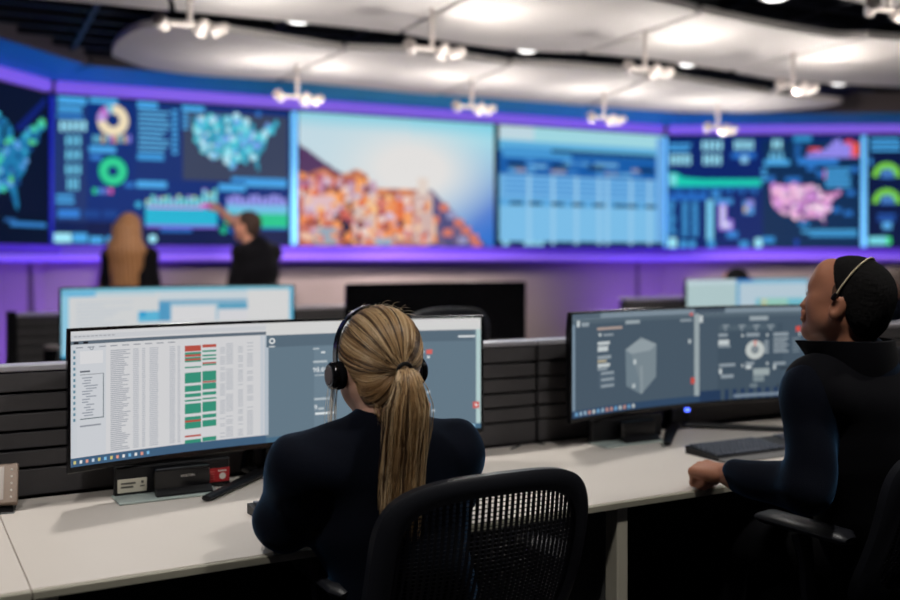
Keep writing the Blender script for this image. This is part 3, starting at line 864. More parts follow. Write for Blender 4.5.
def stand_parts(r):
    MB().box((0, 0.045, 0.13), (0.085, 0.03, 0.25), 0.008, 2).build('neck', M_black, r)
    MB().box((0, 0.03, 0.24), (0.16, 0.045, 0.12), 0.01, 2).build('mount_plate', M_black, r)
    m = MB()
    for sx in (-1, 1):
        m.tube([(0, 0.055, 0.012), (sx * .08, -.01, .012), (sx * .275, -.205, .010)], [.022, .020, .013], 8, flat=(1.0, .55))
    m.box((0, .05, .011), (.12, .05, .022), .006)
    m.build('foot', M_black, r, smooth=True)
def monitor(u, v, label, zoff=0.0, led=False, lowres=False):
    r = thing('curved_monitor', label, 'monitor', R(u, v, DESK_Z + zoff), ROW_A, 'wide curved monitors')
    monitor_mesh().build('housing', M_blackgloss, r, smooth=True)
    stand_parts(r)
    if led:
        MB().box((-0.02, arc(0) - .002, MZ0 - .008), (.02, .012, .012), .003).build('power_light', M_ledblue, r)
    bz, bb = 0.008, 0.016
    hw = HW - bz
    z0, z1 = MZ0 + bb, MZ1 - bz
    def surf(s, t, l):
        x = -hw + 2 * hw * s
        return (x, arc(x) - .0046 - .0004 * l, z1 - (z1 - z0) * t)
    base = DESK_Z + zoff
    def inv(px, py):
        ray = Vector(((px - CX) / FPX, 1, 0)); vv = v - .06
        for _ in range(25):
            k = vv / RN.dot(ray); uu = k * RD.dot(ray)
            vv = v + arc(min(HW, max(-HW, uu - u))) - .005
        z = HCAM - (py - HY) / FPX * k
        return ((uu - u + hw) / (2 * hw), (z1 + base - z) / (z1 - z0))
    return r, Pic(surf, inv, 30, 2 * hw / (z1 - z0))

# ---- the blonde woman's monitor
mon1, p = monitor(0.960, MON_V, 'wide curved monitor with a white table window and a grey dashboard')
WHT = C(206, 206, 208)
p.bg(WHT)
split = p.inv(266, 380)[0]
tl = lambda t: t
p.st(0, .025, split, .058, C(196, 198, 202), 1); p.st(0, .072, split, .098, C(92, 104, 116), 1); p.st(.006, .078, .016, .094, C(20, 20, 24), 2); p.st(.026, .078, .036, .094, C(20, 20, 24), 2)
def xs(px): return p.inv(px, 400)[0]
for i in range(10): p.st(xs(74 + i * 4.2), .036, xs(77 + i * 4.2), .043, C(150, 152, 158), 2)
for i in range(9): p.st(xs(76 + i * 11.5), .118, xs(83 + i * 11.5), .126, C(140, 144, 152), 2)
p.st(0, .10, xs(77), .93, C(196, 200, 205), 1)
for i in range(13): p.st(xs(73.2), .14 + i * .042, xs(75.4), .162 + i * .042, C(96, 134, 152), 2)
p.st(xs(77), .10, xs(106), .93, C(199, 202, 207), 1)
p.st(xs(80), .15, xs(103), .245, C(212, 212, 214), 2); p.ring(91.5, 348, 1.2, 1.9, 30, 330, C(120, 130, 140), 3)
p.st(xs(80), .295, xs(90), .308, C(100, 104, 112), 2); p.st(xs(80), .322, xs(103.6), .327, C(130, 134, 140), 2); p.st(xs(103), .322, xs(103.8), .655, C(90, 104, 108), 2); p.st(xs(80), .65, xs(103.8), .657, C(90, 104, 108), 2)
p.st(xs(80), .327, xs(103), .65, C(212, 212, 214), 1)
for i in range(15):
    a_ = 82 + random.choice([0, 2, 4]); p.st(xs(a_), .345 + i * .02, xs(a_ + random.uniform(6, 14)), .353 + i * .02, C(140, 146, 156), 3)
p.st(xs(80), .70, xs(101), .712, C(140, 144, 152), 2)
rows = 52
for i in range(rows):
    t = .155 + i * .0148
    for (c_, wd, j) in ((110.5, 20, .45), (133, 6, .1), (142, 3.4, .1), (149.5, 9, .12), (169.5, 6, .15), (177.5, 3, .2)):
        p.st(xs(c_), t, xs(c_ + wd * random.uniform(1 - j, 1)), t + .0065, C(150, 154, 164) if c_ < 120 else C(166, 170, 179), 2)
GR, RE, GD = C(52, 140, 116), C(176, 78, 66), C(40, 112, 96)
c1 = (xs(184.8), xs(201)); c2 = (xs(202.4), xs(216.2))
t_of = lambda y: p.inv(192, y)[1]
for (y0, y1, ca, cb) in ((345.5, 351.3, RE, None), (352.2, 354.4, GR, None), (354.4, 356.6, RE, None), (357, 358.6, GR, None), (358.6, 360.4, RE, None), (360.4, 362, GR, None), (366.5, 368, GR, None), (372.5, 383, GR, None), (385.5, 391.5, GR, None), (393.5, 397, GR, None), (399.5, 401.3, GR, None), (403.5, 413.5, GR, None), (416.5, 420, GR, None), (420, 422, RE, None), (422, 428.5, GR, None), (435, 436.8, RE, None), (439.5, 444, GR, None)):
    p.st(c1[0], t_of(y0), c1[1], t_of(y1), ca, 2)
for (y0, y1, ca) in ((345.2, 348.2, RE), (351, 352.8, GR), (355.5, 357.2, GR), (359, 360.8, GR), (363.2, 364.6, RE), (364.8, 366.4, GR), (372, 382, GR), (382.2, 383.6, RE), (384, 390.5, GR), (393, 396.2, GR), (399, 400.6, GR), (403, 413, GR), (415.5, 419.2, GR), (421.5, 428, GR), (438.5, 442.6, GR)):
    p.st(c2[0], t_of(y0), c2[1], t_of(y1), ca, 2)
for (a, wd) in ((220, 5), (226, 7), (238, 5), (247, 6)):
    for i in range(rows):
        if random.random() < .75: p.st(xs(a), .155 + i * .0148, xs(a + wd), .161 + i * .0148, C(168, 172, 180), 2)
p.st(split - .014, .10, split - .006, .93, C(190, 196, 204), 3)
p.st(0, .935, split, 1, C(62, 92, 120), 3); p.st(split, .955, 1, 1, C(70, 104, 128), 3)
for i in range(13): p.st(xs(73.5 + i * 6.1), .956, xs(76 + i * 6.1), .980, random.choice([C(190, 205, 220), C(220, 220, 220), C(120, 180, 220), C(220, 150, 130), C(200, 190, 120)]), 4)
# grey dashboard half
p.st(split, 0, 1, .105, C(208, 208, 207), 2); p.st(split, .105, .988, .955, C(98, 118, 132), 2); p.st(split, .105, .982, .205, C(86, 104, 118), 3)
p.st(split - .004, .10, split + .006, .935, C(176, 186, 196), 3)
p.st(.988, .0, 1, .96, C(176, 200, 200), 2)
p.st(xs(314), .215, xs(424), .95, C(106, 126, 140), 3)
p.ring(272, 341, 1.7, 3.0, 0, 360, C(226, 228, 228), 4); p.rect(269, 346, 275, 347.2, C(200, 204, 206), 4)
lt = C(226, 230, 232); g2 = C(176, 186, 192)
p.rect(313, 348, 319, 349.4, g2, 4); p.rect(321, 351.6, 325, 353, lt, 4); p.rect(313, 360.5, 327, 362.6, g2, 4); p.text('98.84%', 313, 372.2, 4.8, lt, 4); p.rect(314.5, 374.6, 325, 375.6, g2, 4)
p.rect(314, 397.5, 333, 399.6, g2, 4); p.text('9', 314, 410, 5.2, lt, 4); p.rect(318, 407.4, 324, 409.6, g2, 4); p.rect(315, 412, 335, 414, lt, 4)
p.rect(426, 349.5, 432, 354, C(206, 98, 92), 4); p.rect(422, 351, 424, 352.6, lt, 4); p.rect(427, 356, 429.5, 358, lt, 4); p.rect(458, 335.4, 475, 337, lt, 4)
p.rect(427, 391, 429.6, 393, lt, 4); p.rect(423, 403, 430, 406, C(190, 120, 118), 4); p.rect(432, 409.5, 434.4, 411.5, lt, 4); p.rect(472.8, 401.5, 479, 408, C(200, 88, 82), 4); p.poly([(475, 403), (478, 404.8), (475, 406.4)], lt, 5)
p.st(.88, .962, .985, .985, C(150, 190, 210), 4)
p.build('display_picture', mon1)

# ---- the seated man's monitor
mon2, p = monitor(2.45, MON_V, 'wide curved monitor with two grey dashboards and a prism drawing', led=True)
BG = C(70, 86, 100)
p.bg(BG)
p.st(0, 0, 1, .055, C(122, 138, 150), 1); p.st(0, .0, .12, .05, C(84, 100, 114), 2); p.st(.51, 0, .63, .05, C(70, 84, 98), 2)
p.st(0, .055, 1, .10, C(82, 98, 110), 1); p.st(0, .055, .012, .93, C(120, 140, 156), 1)
p.st(.508, .055, .528, .93, C(150, 162, 166), 2)
p.st(0, .93, 1, 1, C(46, 70, 98), 1); p.st(.53, .885, 1, 1, C(34, 56, 86), 2)
for i in range(14): p.st(.012 + i * .0185, .945, .022 + i * .0185, .982, random.choice([C(150, 176, 196), C(190, 196, 196), C(110, 160, 200), C(190, 140, 130)]), 3)
lt = C(190, 198, 200); md = C(140, 152, 160)
Q = lambda X, Y: (560 + X / 3.4615, 300 + Y / 3.4615)
def rq(X0, Y0, X1, Y1, col, layer=3):
    a, b = Q(X0, Y0), Q(X1, Y1); p.rect(a[0], a[1], b[0], b[1], col, layer)
rq(58, 72, 68, 94, lt); rq(74, 78, 100, 92, md); rq(226, 70, 276, 82, C(150, 162, 168)); rq(128, 93, 215, 102, C(168, 150, 142)); rq(134, 116, 142, 126, lt); rq(150, 117, 184, 124, md); rq(416, 66, 456, 74, md)
rq(130, 144, 172, 155, lt); rq(130, 160, 166, 178, lt); rq(130, 192, 176, 204, md); rq(130, 208, 160, 216, C(176, 166, 140)); rq(130, 220, 172, 232, lt); rq(130, 235, 164, 243, md)
rq(134, 246, 190, 304, C(78, 94, 108), 2)
for y in (248, 270, 292): rq(142, y, 186, y + 9, md)
p.poly([Q(280, 130), Q(333, 152), Q(332, 265), Q(281, 326), Q(229, 298), Q(226, 172)], C(118, 132, 140), 3)
p.poly([Q(280, 130), Q(333, 152), Q(300, 190), Q(274, 208), Q(226, 172)], C(142, 154, 160), 4)
p.poly([Q(226, 172), Q(274, 208), Q(276, 322), Q(229, 298)], C(108, 124, 134), 4)
p.poly([Q(272, 134), Q(284, 134), Q(286, 322), Q(278, 322)], C(134, 146, 152), 5); rq(253, 206, 262, 222, lt, 6); rq(250, 290, 258, 304, lt, 6)
rq(448, 44, 460, 54, C(196, 100, 100), 4); rq(452, 268, 466, 290, C(190, 74, 66), 4); rq(444, 136, 452, 150, lt, 4)
rq(482, 54, 494, 78, lt); rq(656, 56, 720, 70, C(150, 162, 168)); rq(546, 82, 770, 340, C(64, 80, 94), 2); rq(548, 84, 748, 104, C(78, 94, 106), 3)
for x in (562, 618, 668, 718): rq(x, 86, x + 22, 92, md, 4); rq(x + 6, 96, x + 14, 104, md, 4)
rq(816, 90, 832, 108, C(206, 76, 66), 4); rq(548, 116, 580, 127, md); rq(548, 138, 585, 156, lt); rq(548, 158, 590, 164, md); rq(644, 114, 690, 126, md); rq(738, 112, 790, 124, md)
for (x, y) in ((628, 118), (714, 116), (826, 112), (628, 222), (714, 214), (826, 212)): rq(x, y, x + 6, y + 10, lt)
a = Q(674, 172); p.ring(a[0], a[1], 3.6, 9.4, 12, 352, C(186, 192, 190), 4); p.ring(a[0], a[1], 3.6, 9.4, -8, 12, C(206, 140, 132), 4); p.ring(a[0], a[1], 1.2, 2.2, 0, 360, C(170, 178, 180), 4)
for k in range(4): rq(706, 140 + k * 12, 722, 148 + k * 12, md)
for k in range(5): rq(738, 130 + k * 11, 790 - 8 * (k % 2), 137 + k * 11, md); rq(804, 130 + k * 11, 830, 136 + k * 11, C(110, 124, 134))
rq(550, 220, 606, 230, md); rq(550, 238, 560, 256, lt); rq(556, 258, 600, 270, md); rq(642, 214, 672, 224, md); rq(642, 226, 662, 238, lt); rq(668, 236, 724, 260, C(150, 162, 164)); rq(668, 262, 706, 282, C(120, 134, 140)); rq(656, 290, 682, 302, C(110, 124, 132))
rq(738, 214, 780, 224, md); rq(738, 224, 746, 240, lt); rq(760, 230, 800, 240, C(50, 62, 72)); rq(750, 290, 780, 300, C(50, 62, 72)); rq(780, 258, 792, 270, C(206, 80, 70), 4); rq(806, 236, 818, 246, C(190, 90, 84), 4)
rq(600, 322, 760, 332, C(118, 134, 150), 4)
p.build('display_picture', mon2)

# ---- second row
MV2 = 5.13
mon3, p = monitor(1.288, MV2, 'bright white curved monitor in the second row, left', zoff=.03)
p.bg(C(205, 207, 208))
p.st(0, 0, 1, .06, C(120, 186, 206), 1); p.st(0, .02, .14, .12, C(110, 180, 214), 2); p.st(.14, .07, .4, .12, C(186, 204, 212), 2); p.st(0, .1, .03, 1, C(140, 196, 220), 2); p.st(0, .96, 1, 1, C(70, 160, 200), 3)
p.st(.41, .06, .80, .52, C(150, 186, 204), 2); p.st(.41, .06, .80, .20, C(196, 206, 212), 3); p.st(.41, .2, .80, .24, C(110, 160, 190), 3); p.st(.41, .24, .46, .52, C(80, 150, 190), 3)
p.st(.465, .29, .66, .52, C(210, 210, 212), 4); p.st(.67, .36, .80, .52, C(208, 208, 212), 4); p.st(.67, .27, .80, .34, C(70, 150, 184), 4)
p.st(.32, .36, .41, .52, C(90, 176, 210), 3); p.disc(176 - 33, 281 + 33, 3, C(40, 150, 200), 4); p.st(.80, .05, .985, .52, C(210, 210, 210), 3); p.st(.985, 0, 1, 1, C(90, 176, 210), 4)
for i in range(14): p.st(.06, .2 + i * .05, .06 + random.uniform(.1, .24), .22 + i * .05, C(188, 196, 204), 3)
p.build('display_picture', mon3)
monitor(2.756, MV2, 'black switched-off curved monitor in the second row', zoff=.03)
mon5, p = monitor(5.20, MV2, 'small far monitor with two pale panes, left of the seated man', zoff=.03)
p.bg(C(172, 196, 198)); p.st(0, 0, .47, .1, C(188, 208, 214), 1); p.st(.46, 0, .485, 1, C(90, 160, 200), 2); p.st(.485, 0, 1, .1, C(130, 184, 210), 1); p.st(.46, 0, .6, .05, C(40, 110, 190), 3); p.st(.485, .1, 1, 1, C(178, 198, 210), 1)
p.st(.62, .42, .98, .58, C(110, 184, 200), 2); p.st(.7, .44, .86, .56, C(150, 200, 180), 3); p.st(.66, .44, .70, .56, C(200, 200, 150), 4)
for i in range(5): p.st(.6, .62 + i * .06, .98, .65 + i * .06, C(150, 184, 206), 2)
p.st(0, .96, 1, 1, C(150, 190, 130), 3)
p.build('display_picture', mon5)

# ------------------------------------------------------------------ office chair (local: faces +Y, origin on the floor)
CH_A, CH_ZC, CH_B = 0.257, 0.688, 0.205
def se(a, b, n, th):
    c, s_ = math.cos(th), math.sin(th)
    return a * math.copysign(abs(c) ** (2 / n), c), b * math.copysign(abs(s_) ** (2 / n), s_)
def back_y(x, z):
    return -0.235 + 0.13 * max(0, (0.90 - z)) / 0.4 + 0.055 * (x / CH_A) ** 2 - 0.03 * math.sin(max(0, min(1, (0.9 - z) / .4)) * PI)
def back_z(x, dz):
    return CH_ZC + dz + (0.022 * (1 - (x / CH_A) ** 2) if dz > 0 else 0) * min(1, max(0, dz) / .15)
def make_chair(label):
    r = thing('office_chair', label, 'chair', group='black mesh back office chairs')
    N = 112
    prof = [(0, -.010), (0, .010), (.008, .016), (.030, .017), (.044, .010), (.046, 0), (.044, -.010), (.030, -.016), (.008, -.016)]
    vs, fs = [], []
    for i in range(N):
        th = 2 * PI * i / N
        for (ins, dy) in prof:
            ins *= 1.0 + .25 * max(0, -math.sin(th))
            x, dz = se(CH_A - ins, CH_B - ins, 4.6, th)
            z = back_z(x, dz)
            vs.append((x, back_y(x, z) - dy, z))
    K = len(prof)
    for i in range(N):
        for k in range(K):
            a, b = i * K + k, i * K + (k + 1) % K
            c, d = ((i + 1) % N) * K + (k + 1) % K, ((i + 1) % N) * K + k
            fs.append((a, b, c, d))
    MB().add(vs, fs).build('back_frame', M_chair, r, smooth=True)
    # woven back: upright ribbons crossed by fine threads
    m = MB(); ia, ib = CH_A - .036, CH_B - .034
    def ribbon(pts, wx, wz, th=.0012):
        v2, f2 = [], []
        for (x, z) in pts:
            y = back_y(x, z)
            for (sx, sy) in ((-1, -1), (1, -1), (1, 1), (-1, 1)):
                v2.append((x + sx * wx, y + sy * th, z + (sx * wz)))
        for i in range(len(pts) - 1):
            for k in range(4):
                a, b = i * 4 + k, i * 4 + (k + 1) % 4
                f2.append((a, b, b + 4, a + 4))
        m.add(v2, f2)
    x = -ia + .004
    while x < ia:
        dzm = ib * max(0, 1 - abs(x / ia) ** 4.6) ** (1 / 4.6)
        ribbon([(x, back_z(x, -dzm + 2 * dzm * k / 18)) for k in range(19)], .0035, 0)
        x += .0136
    dz = -ib + .005
    while dz < ib:
        xm = ia * max(0, 1 - abs(dz / ib) ** 4.6) ** (1 / 4.6)
        ribbon([(-xm + 2 * xm * k / 16, back_z(-xm + 2 * xm * k / 16, dz)) for k in range(17)], 0, .0008)
        dz += .0082
    o = m.build('mesh_back', M_meshf, r, fixn=False); o['kind'] = 'stuff'
    m = MB()
    m.tube([(0, -.10, .40), (0, -.20, .43), (0, -.215, .55), (0, -.20, .62)], [.03, .032, .028, .02], 10, flat=(1.3, .6))
    m.tube([(-.16, -.135, .56), (0, -.185, .57), (.16, -.135, .56)], [.014, .02, .014], 8)
    m.build('back_support', M_chair, r, smooth=True)
    # seat cushion
    vs, fs = [], []
    rings = [(0.0, .405), (.9, .405), (1.0, .42), (1.0, .45), (.96, .468), (.8, .478), (.4, .474), (0.0, .472)]
    N = 40
    for (k, z) in rings:
        for i in range(N):
            x, y = se(.25 * k, .245 * k, 4, 2 * PI * i / N)
            zz = z - (.03 * max(0, (y - .17) / .075) if z > .41 else .01 * max(0, (y - .17) / .075))
            vs.append((x, y + .02, zz))
    for j in range(len(rings) - 1):
        for i in range(N):
            a, b = j * N + i, j * N + (i + 1) % N
            fs.append((a, b, b + N, a + N))
    MB().add(vs, fs).build('seat', M_fabric, r, smooth=True)
    MB().box((0, 0, .385), (.22, .26, .05), .015, 2).build('mechanism', M_black, r)
    for sx in (-1, 1):
        a = MB().tube([(sx * .12, .0, .385), (sx * .25, .0, .39), (sx * .275, .01, .45), (sx * .27, .03, .60), (sx * .262, .05, .655)], [.02, .022, .022, .02, .026], 8, flat=(.7, 1.2)).build('armrest', M_chair, r, smooth=True)
        MB().tube([(sx * .262, -.09, .672), (sx * .262, -.07, .678), (sx * .258, .15, .678), (sx * .254, .185, .672)], [.022, .042, .042, .02], 12, flat=(1.0, .42)).build('arm_pad', M_chair, a, smooth=True)
    MB().tube([(0, 0, .10), (0, 0, .25), (0, 0, .25), (0, 0, .37)], [.028, .028, .018, .018], 14).build('gas_column', M_chrome, r, smooth=True)
    for k in range(5):
        t = 2 * PI * k / 5 + .3; c, s_ = math.cos(t), math.sin(t)
        MB().tube([(0, 0, .105), (c * .15, s_ * .15, .10), (c * .31, s_ * .31, .075)], [.032, .026, .018], 8, flat=(1, .7)).build('base_leg', M_black, r, smooth=True)
        M = Matrix.Translation((c * .31, s_ * .31, .029)) @ Matrix.Rotation(t, 4, 'Z') @ Matrix.Rotation(PI / 2, 4, 'X')
        w_ = MB()
        for dz in (-.02, .008): w_.lathe([(.01, dz), (.027, dz + .001), (.029, dz + .006), (.027, dz + .011), (.01, dz + .012)], 14, M=M)
        w_.tube([(c * .31, s_ * .31, .03), (c * .31, s_ * .31, .075)], .008, 8)
        w_.build('caster', M_black, r, smooth=True)
    return r
chair1 = make_chair('black mesh back office chair the blonde woman sits in')
chair1.location = R(1.062, 1.915); chair1.rotation_euler = (0, 0, ROW_A)
chair2 = copy_tree(chair1); chair2['label'] = 'black mesh back office chair under the man in the vest'
chair2.location = R(2.235, 1.70); chair2.rotation_euler = (0, 0, ROW_A + .06)
chair3 = copy_tree(chair1); chair3['label'] = 'empty office chair before the switched-off monitor'
q = P(424, 320, 4.75); chair3.location = (q.x, q.y, 0); chair3.rotation_euler = (0, 0, ROW_A + .1); chair3.scale = (1, 1, 1.22)

# ------------------------------------------------------------------ signed distance modelling for bodies
def smin(a, b, k):
    h = np.maximum(k - np.abs(a - b), 0) / k
    return np.minimum(a, b) - h * h * k * 0.25
class Body:
    def __init__(self): self.p = []
    def cone(self, a, b, r1, r2, k=.02, flat=None, op='u'):
        a, b = np.array(a, float), np.array(b, float)
        R_ = max(r1, r2) * (max(1, flat[1]) if flat else 1)
        def fn(X):
            if flat:
                ax = np.array(flat[0], float); ax /= np.linalg.norm(ax)
                X = X + (1 / flat[1] - 1) * ((X - a) @ ax)[..., None] * ax
                bb = b + (1 / flat[1] - 1) * ((b - a) @ ax) * ax
            else: bb = b
            ba = bb - a; L = max(ba @ ba, 1e-12)
            t = np.clip(((X - a) @ ba) / L, 0, 1)
            d = np.linalg.norm(X - a - t[..., None] * ba, axis=-1) - (r1 + (r2 - r1) * t)
            return d * (min(1, flat[1]) if flat else 1)
        self.p.append((fn, np.minimum(a, b) - R_, np.maximum(a, b) + R_, k, op)); return self
    def ell(self, c, r, k=.02, M=None, op='u'):
        c, r = np.array(c, float), np.array(r, float)
        Rm = np.array(M)[:3, :3] if M is not None else np.eye(3)
        e = np.abs(Rm) @ r
        def fn(X):
            q = (X - c) @ Rm
            k0 = np.linalg.norm(q / r, axis=-1); k1 = np.linalg.norm(q / (r * r), axis=-1) + 1e-9
            return k0 * (k0 - 1) / k1
        self.p.append((fn, c - e, c + e, k, op)); return self
    def half(self, n, d, k=.01):
        """keep the side where x.n < d"""
        n = np.array(n, float); n /= np.linalg.norm(n)
        self.p.append((lambda X: X @ n - d, None, None, k, 'i')); return self
    def chain(self, pts, rads, k=.015, flat=None):
        for i in range(len(pts) - 1): self.cone(pts[i], pts[i + 1], rads[i], rads[i + 1], k, flat)
        return self
    def mesh(self, h, M=None):
        us = [q for q in self.p if q[4] == 'u']
        lo = np.min([q[1] for q in us], axis=0) - 3 * h - .01; hi = np.max([q[2] for q in us], axis=0) + 3 * h + .01
        n = np.ceil((hi - lo) / h).astype(int) + 1
        F = np.full(n, 0.2, np.float32)
        ax = [lo[i] + h * np.arange(n[i]) for i in range(3)]
        for fn, a, b, k, op in self.p:
            if a is None: i0, i1 = np.zeros(3, int), n
            else:
                m_ = k + 2 * h + .01
                i0 = np.clip(np.floor((a - m_ - lo) / h).astype(int), 0, n - 1); i1 = np.clip(np.ceil((b + m_ - lo) / h).astype(int) + 1, 1, n)
            sl = tuple(slice(i0[i], i1[i]) for i in range(3))
            X = np.stack(np.meshgrid(*[ax[i][i0[i]:i1[i]] for i in range(3)], indexing='ij'), -1)
            d = fn(X)
            if op == 'u': F[sl] = smin(F[sl], d, k)
            elif op == 's': F[sl] = -smin(-F[sl], d, k)
            else: F[sl] = -smin(-F[sl], -d, k)
        return surface_nets(F, lo, h)
def surface_nets(F, lo, h):
    ins = F < 0
    cn = [(i, j, k) for i in (0, 1) for j in (0, 1) for k in (0, 1)]
    sh = tuple(s_ - 1 for s_ in F.shape)
    S = np.zeros(sh, np.int8)
    for (i, j, k) in cn: S += ins[i:i + sh[0], j:j + sh[1], k:k + sh[2]]
    act = np.argwhere((S > 0) & (S < 8))
    idx = np.full(sh, -1, np.int64); idx[tuple(act.T)] = np.arange(len(act))
    acc = np.zeros((len(act), 3)); cnt = np.zeros(len(act))
    val = {c: F[act[:, 0] + c[0], act[:, 1] + c[1], act[:, 2] + c[2]] for c in cn}
    for c in cn:
        for a in range(3):
            if c[a] == 0:
                d = list(c); d[a] = 1; d = tuple(d)
                v0, v1 = val[c], val[d]; m = (v0 < 0) != (v1 < 0)
                t = np.where(m, v0 / np.where(m, v0 - v1, 1), 0)
                q = np.array(c, float)[None, :].repeat(len(act), 0); q[:, a] = t
                acc[m] += q[m]; cnt[m] += 1
    V = lo + h * (act + acc / cnt[:, None])
    faces = []
    for a in range(3):
        b, c = (a + 1) % 3, (a + 2) % 3
        s0 = [slice(None)] * 3; s1 = [slice(None)] * 3; s0[a] = slice(0, -1); s1[a] = slice(1, None)
        e = np.argwhere(ins[tuple(s0)] != ins[tuple(s1)])
        e = e[(e[:, b] > 0) & (e[:, c] > 0) & (e[:, b] < sh[b]) & (e[:, c] < sh[c])]
        flip = ins[tuple(e.T)]
        q = []
        for (db, dc) in ((-1, -1), (0, -1), (0, 0), (-1, 0)):
            g = e.copy(); g[:, b] += db; g[:, c] += dc; q.append(idx[tuple(g.T)])
        q = np.stack(q, 1); q[~flip] = q[~flip][:, ::-1]
        faces.append(q)
    return V, np.concatenate(faces)
def body_obj(name, pieces, material, parent, label=None, disp=None):
    V, Fc, o = [], [], 0
    for v, f in pieces:
        V.append(v); Fc.append(f + o); o += len(v)
    V = np.concatenate(V); Fc = np.concatenate(Fc)
    if disp is not None: V = V + disp(V)
    me = bpy.data.meshes.new(name)
    me.vertices.add(len(V)); me.vertices.foreach_set('co', V.astype(np.float32).ravel())
    me.loops.add(Fc.size); me.loops.foreach_set('vertex_index', Fc.astype(np.int32).ravel())
    me.polygons.add(len(Fc)); me.polygons.foreach_set('loop_start', np.arange(0, Fc.size, 4, dtype=np.int32))
    me.polygons.foreach_set('use_smooth', np.ones(len(Fc), bool))
    me.update(calc_edges=True); me.validate()
    me.materials.append(material)
    ob = link(name, me, parent)
    if label: ob['label'] = label
    return ob
def xf(V, M):
    A = np.array(M); return V @ A[:3, :3].T + A[:3, 3]

def head_body(big_nose=0.0, lips=0.0):
    """head in its own frame: forward +Y, up +Z, right +X, origin mid head"""
    b = Body()
    b.ell((0, -.014, .034), (.075, .098, .086), .02)
    b.cone((0, .03, .0), (0, .046, -.066), .062, .036, .03)
    b.cone((-.05, -.004, -.035), (-.012, .066, -.088), .024, .018, .03); b.cone((.05, -.004, -.035), (.012, .066, -.088), .024, .018, .03)
    b.ell((-.04, .056, -.012), (.026, .024, .026), .03); b.ell((.04, .056, -.012), (.026, .024, .026), .03)
    b.ell((-.040, .030, -.046), (.026, .036, .030), .03); b.ell((.040, .030, -.046), (.026, .036, .030), .03)
    b.cone((-.036, .072, .028), (.036, .072, .028), .012, .012, .02)
    b.ell((0, .06, .06), (.055, .026, .04), .03)
    for sx in (-1, 1): b.ell((sx * .031, .093, .008), (.016, .012, .011), .012, op='s')
    b.cone((0, .083, .018), (0, .105 + big_nose, -.022), .008, .013, .012)
    for sx in (-1, 1): b.ell((sx * .013, .097, -.027), (.010, .012, .009), .008)
    b.cone((-.017, .082 + lips, -.046), (.017, .082 + lips, -.046), .008, .008, .010); b.cone((0, .090 + lips, -.046), (0, .090 + lips, -.0461), .008, .008, .012)
    b.cone((-.014, .081 + lips, -.060), (.014, .081 + lips, -.060), .009, .009, .010); b.cone((-.02, .094 + lips, -.0535), (.02, .094 + lips, -.0535), .0028, .0028, .006, op='s')
    b.ell((0, .070, -.088), (.022, .020, .018), .02)
    if True:
        for sx in (-1, 1):
            E = Matrix.Rotation(sx * -.35, 3, 'Z') @ Matrix.Rotation(.18, 3, 'X')
            b.ell((sx * .079, -.010, -.006), (.009, .019, .031), .008, E)
            b.ell((sx * .090, -.006, -.002), (.008, .010, .017), .005, E, op='s')
    b.cone((0, -.022, -.05), (0, -.035, -.15), .056, .058, .03)
    return b

def hand_prims(b, wrist, fwd, palm_n, side, curl=(.9, .9, .7), size=1.0, spread=.12, thumb=.6):
    """palm_n points out of the palm; side is +1 when the thumb lies on the fwd x palm_n side"""
    f = Vector(fwd).normalized(); n = Vector(palm_n); n = (n - f * n.dot(f)).normalized(); t = f.cross(n) * side
    w0 = Vector(wrist); z = size
    P0 = w0 + f * .045 * z
    b.cone(w0, w0 + f * .03 * z, .026 * z, .030 * z, .02, (n, .72))
    if curl[0] > 1.2: b.ell(w0 + f * .062 * z + n * .020 * z, (.030 * z, .026 * z, .018 * z), .012)
    for k, (o, ln) in enumerate(((.030, .078), (.010, .084), (-.010, .080), (-.029, .066))):
        kn = w0 + f * (.088 - .006 * abs(k - 1)) * z + t * o * z - n * .004 * z
        b.cone(w0 + f * .02 * z + t * o * .7 * z, kn, .015 * z, .0125 * z, .012)
        d = (f + t * o * spread * 8).normalized(); q = kn; r = .0098 * z; ang = 0
        for j, s_ in enumerate((.45, .30, .25)):
            ang += curl[j]
            dd = d * math.cos(ang) + n * math.sin(ang)
            q2 = q + dd * ln * s_ * z
            b.cone(q, q2, r, r * .92, .006); q = q2; r *= .92
    th0 = w0 + f * .028 * z + t * .026 * z + n * .006 * z
    d1 = (f * .75 + t * .55 + n * .35).normalized(); d2 = (f * .95 + t * (.15 - .5 * thumb * .3) + n * thumb * .6).normalized()
    a = th0 + d1 * .040 * z; c = a + d2 * .032 * z; e = c + (d2 + n * .3 * thumb - t * .3 * thumb).normalized() * .026 * z
    b.cone(th0, a, .016 * z, .012 * z, .012); b.cone(a, c, .0112 * z, .0105 * z, .006); b.cone(c, e, .0105 * z, .0088 * z, .006)

def skin_mat(name, col, amt=.08):
    m = mat(name, col, .5, spec=.4, noise=(18, amt), bump=(160, .06))
    m.node_tree.nodes['Principled BSDF'].inputs['Subsurface Weight'].default_value = .08
    m.node_tree.nodes['Principled BSDF'].inputs['Subsurface Radius'].default_value = (.01, .004, .002)
    return m
SK_fair = skin_mat('skin_fair', C(206, 160, 138)); SK_brown = skin_mat('skin_brown', C(172, 116, 90)); SK_tan = skin_mat('skin_tan', C(186, 134, 112))
CL_navy = mat('cloth_navy', C(10, 13, 23), .85, spec=.1, sheen=.06, noise=(80, .15), bump=(420, .25))
CL_navy.node_tree.nodes['Principled BSDF'].inputs['Sheen Weight'].default_value = .22
CL_navy.node_tree.nodes['Principled BSDF'].inputs['Sheen Roughness'].default_value = .35
CL_navy.node_tree.nodes['Principled BSDF'].inputs['Sheen Tint'].default_value = (.18, .5, 1, 1)
CL_black = mat('cloth_black', C(11, 11, 15), .88, spec=.08, sheen=.04, noise=(80, .15), bump=(420, .25))
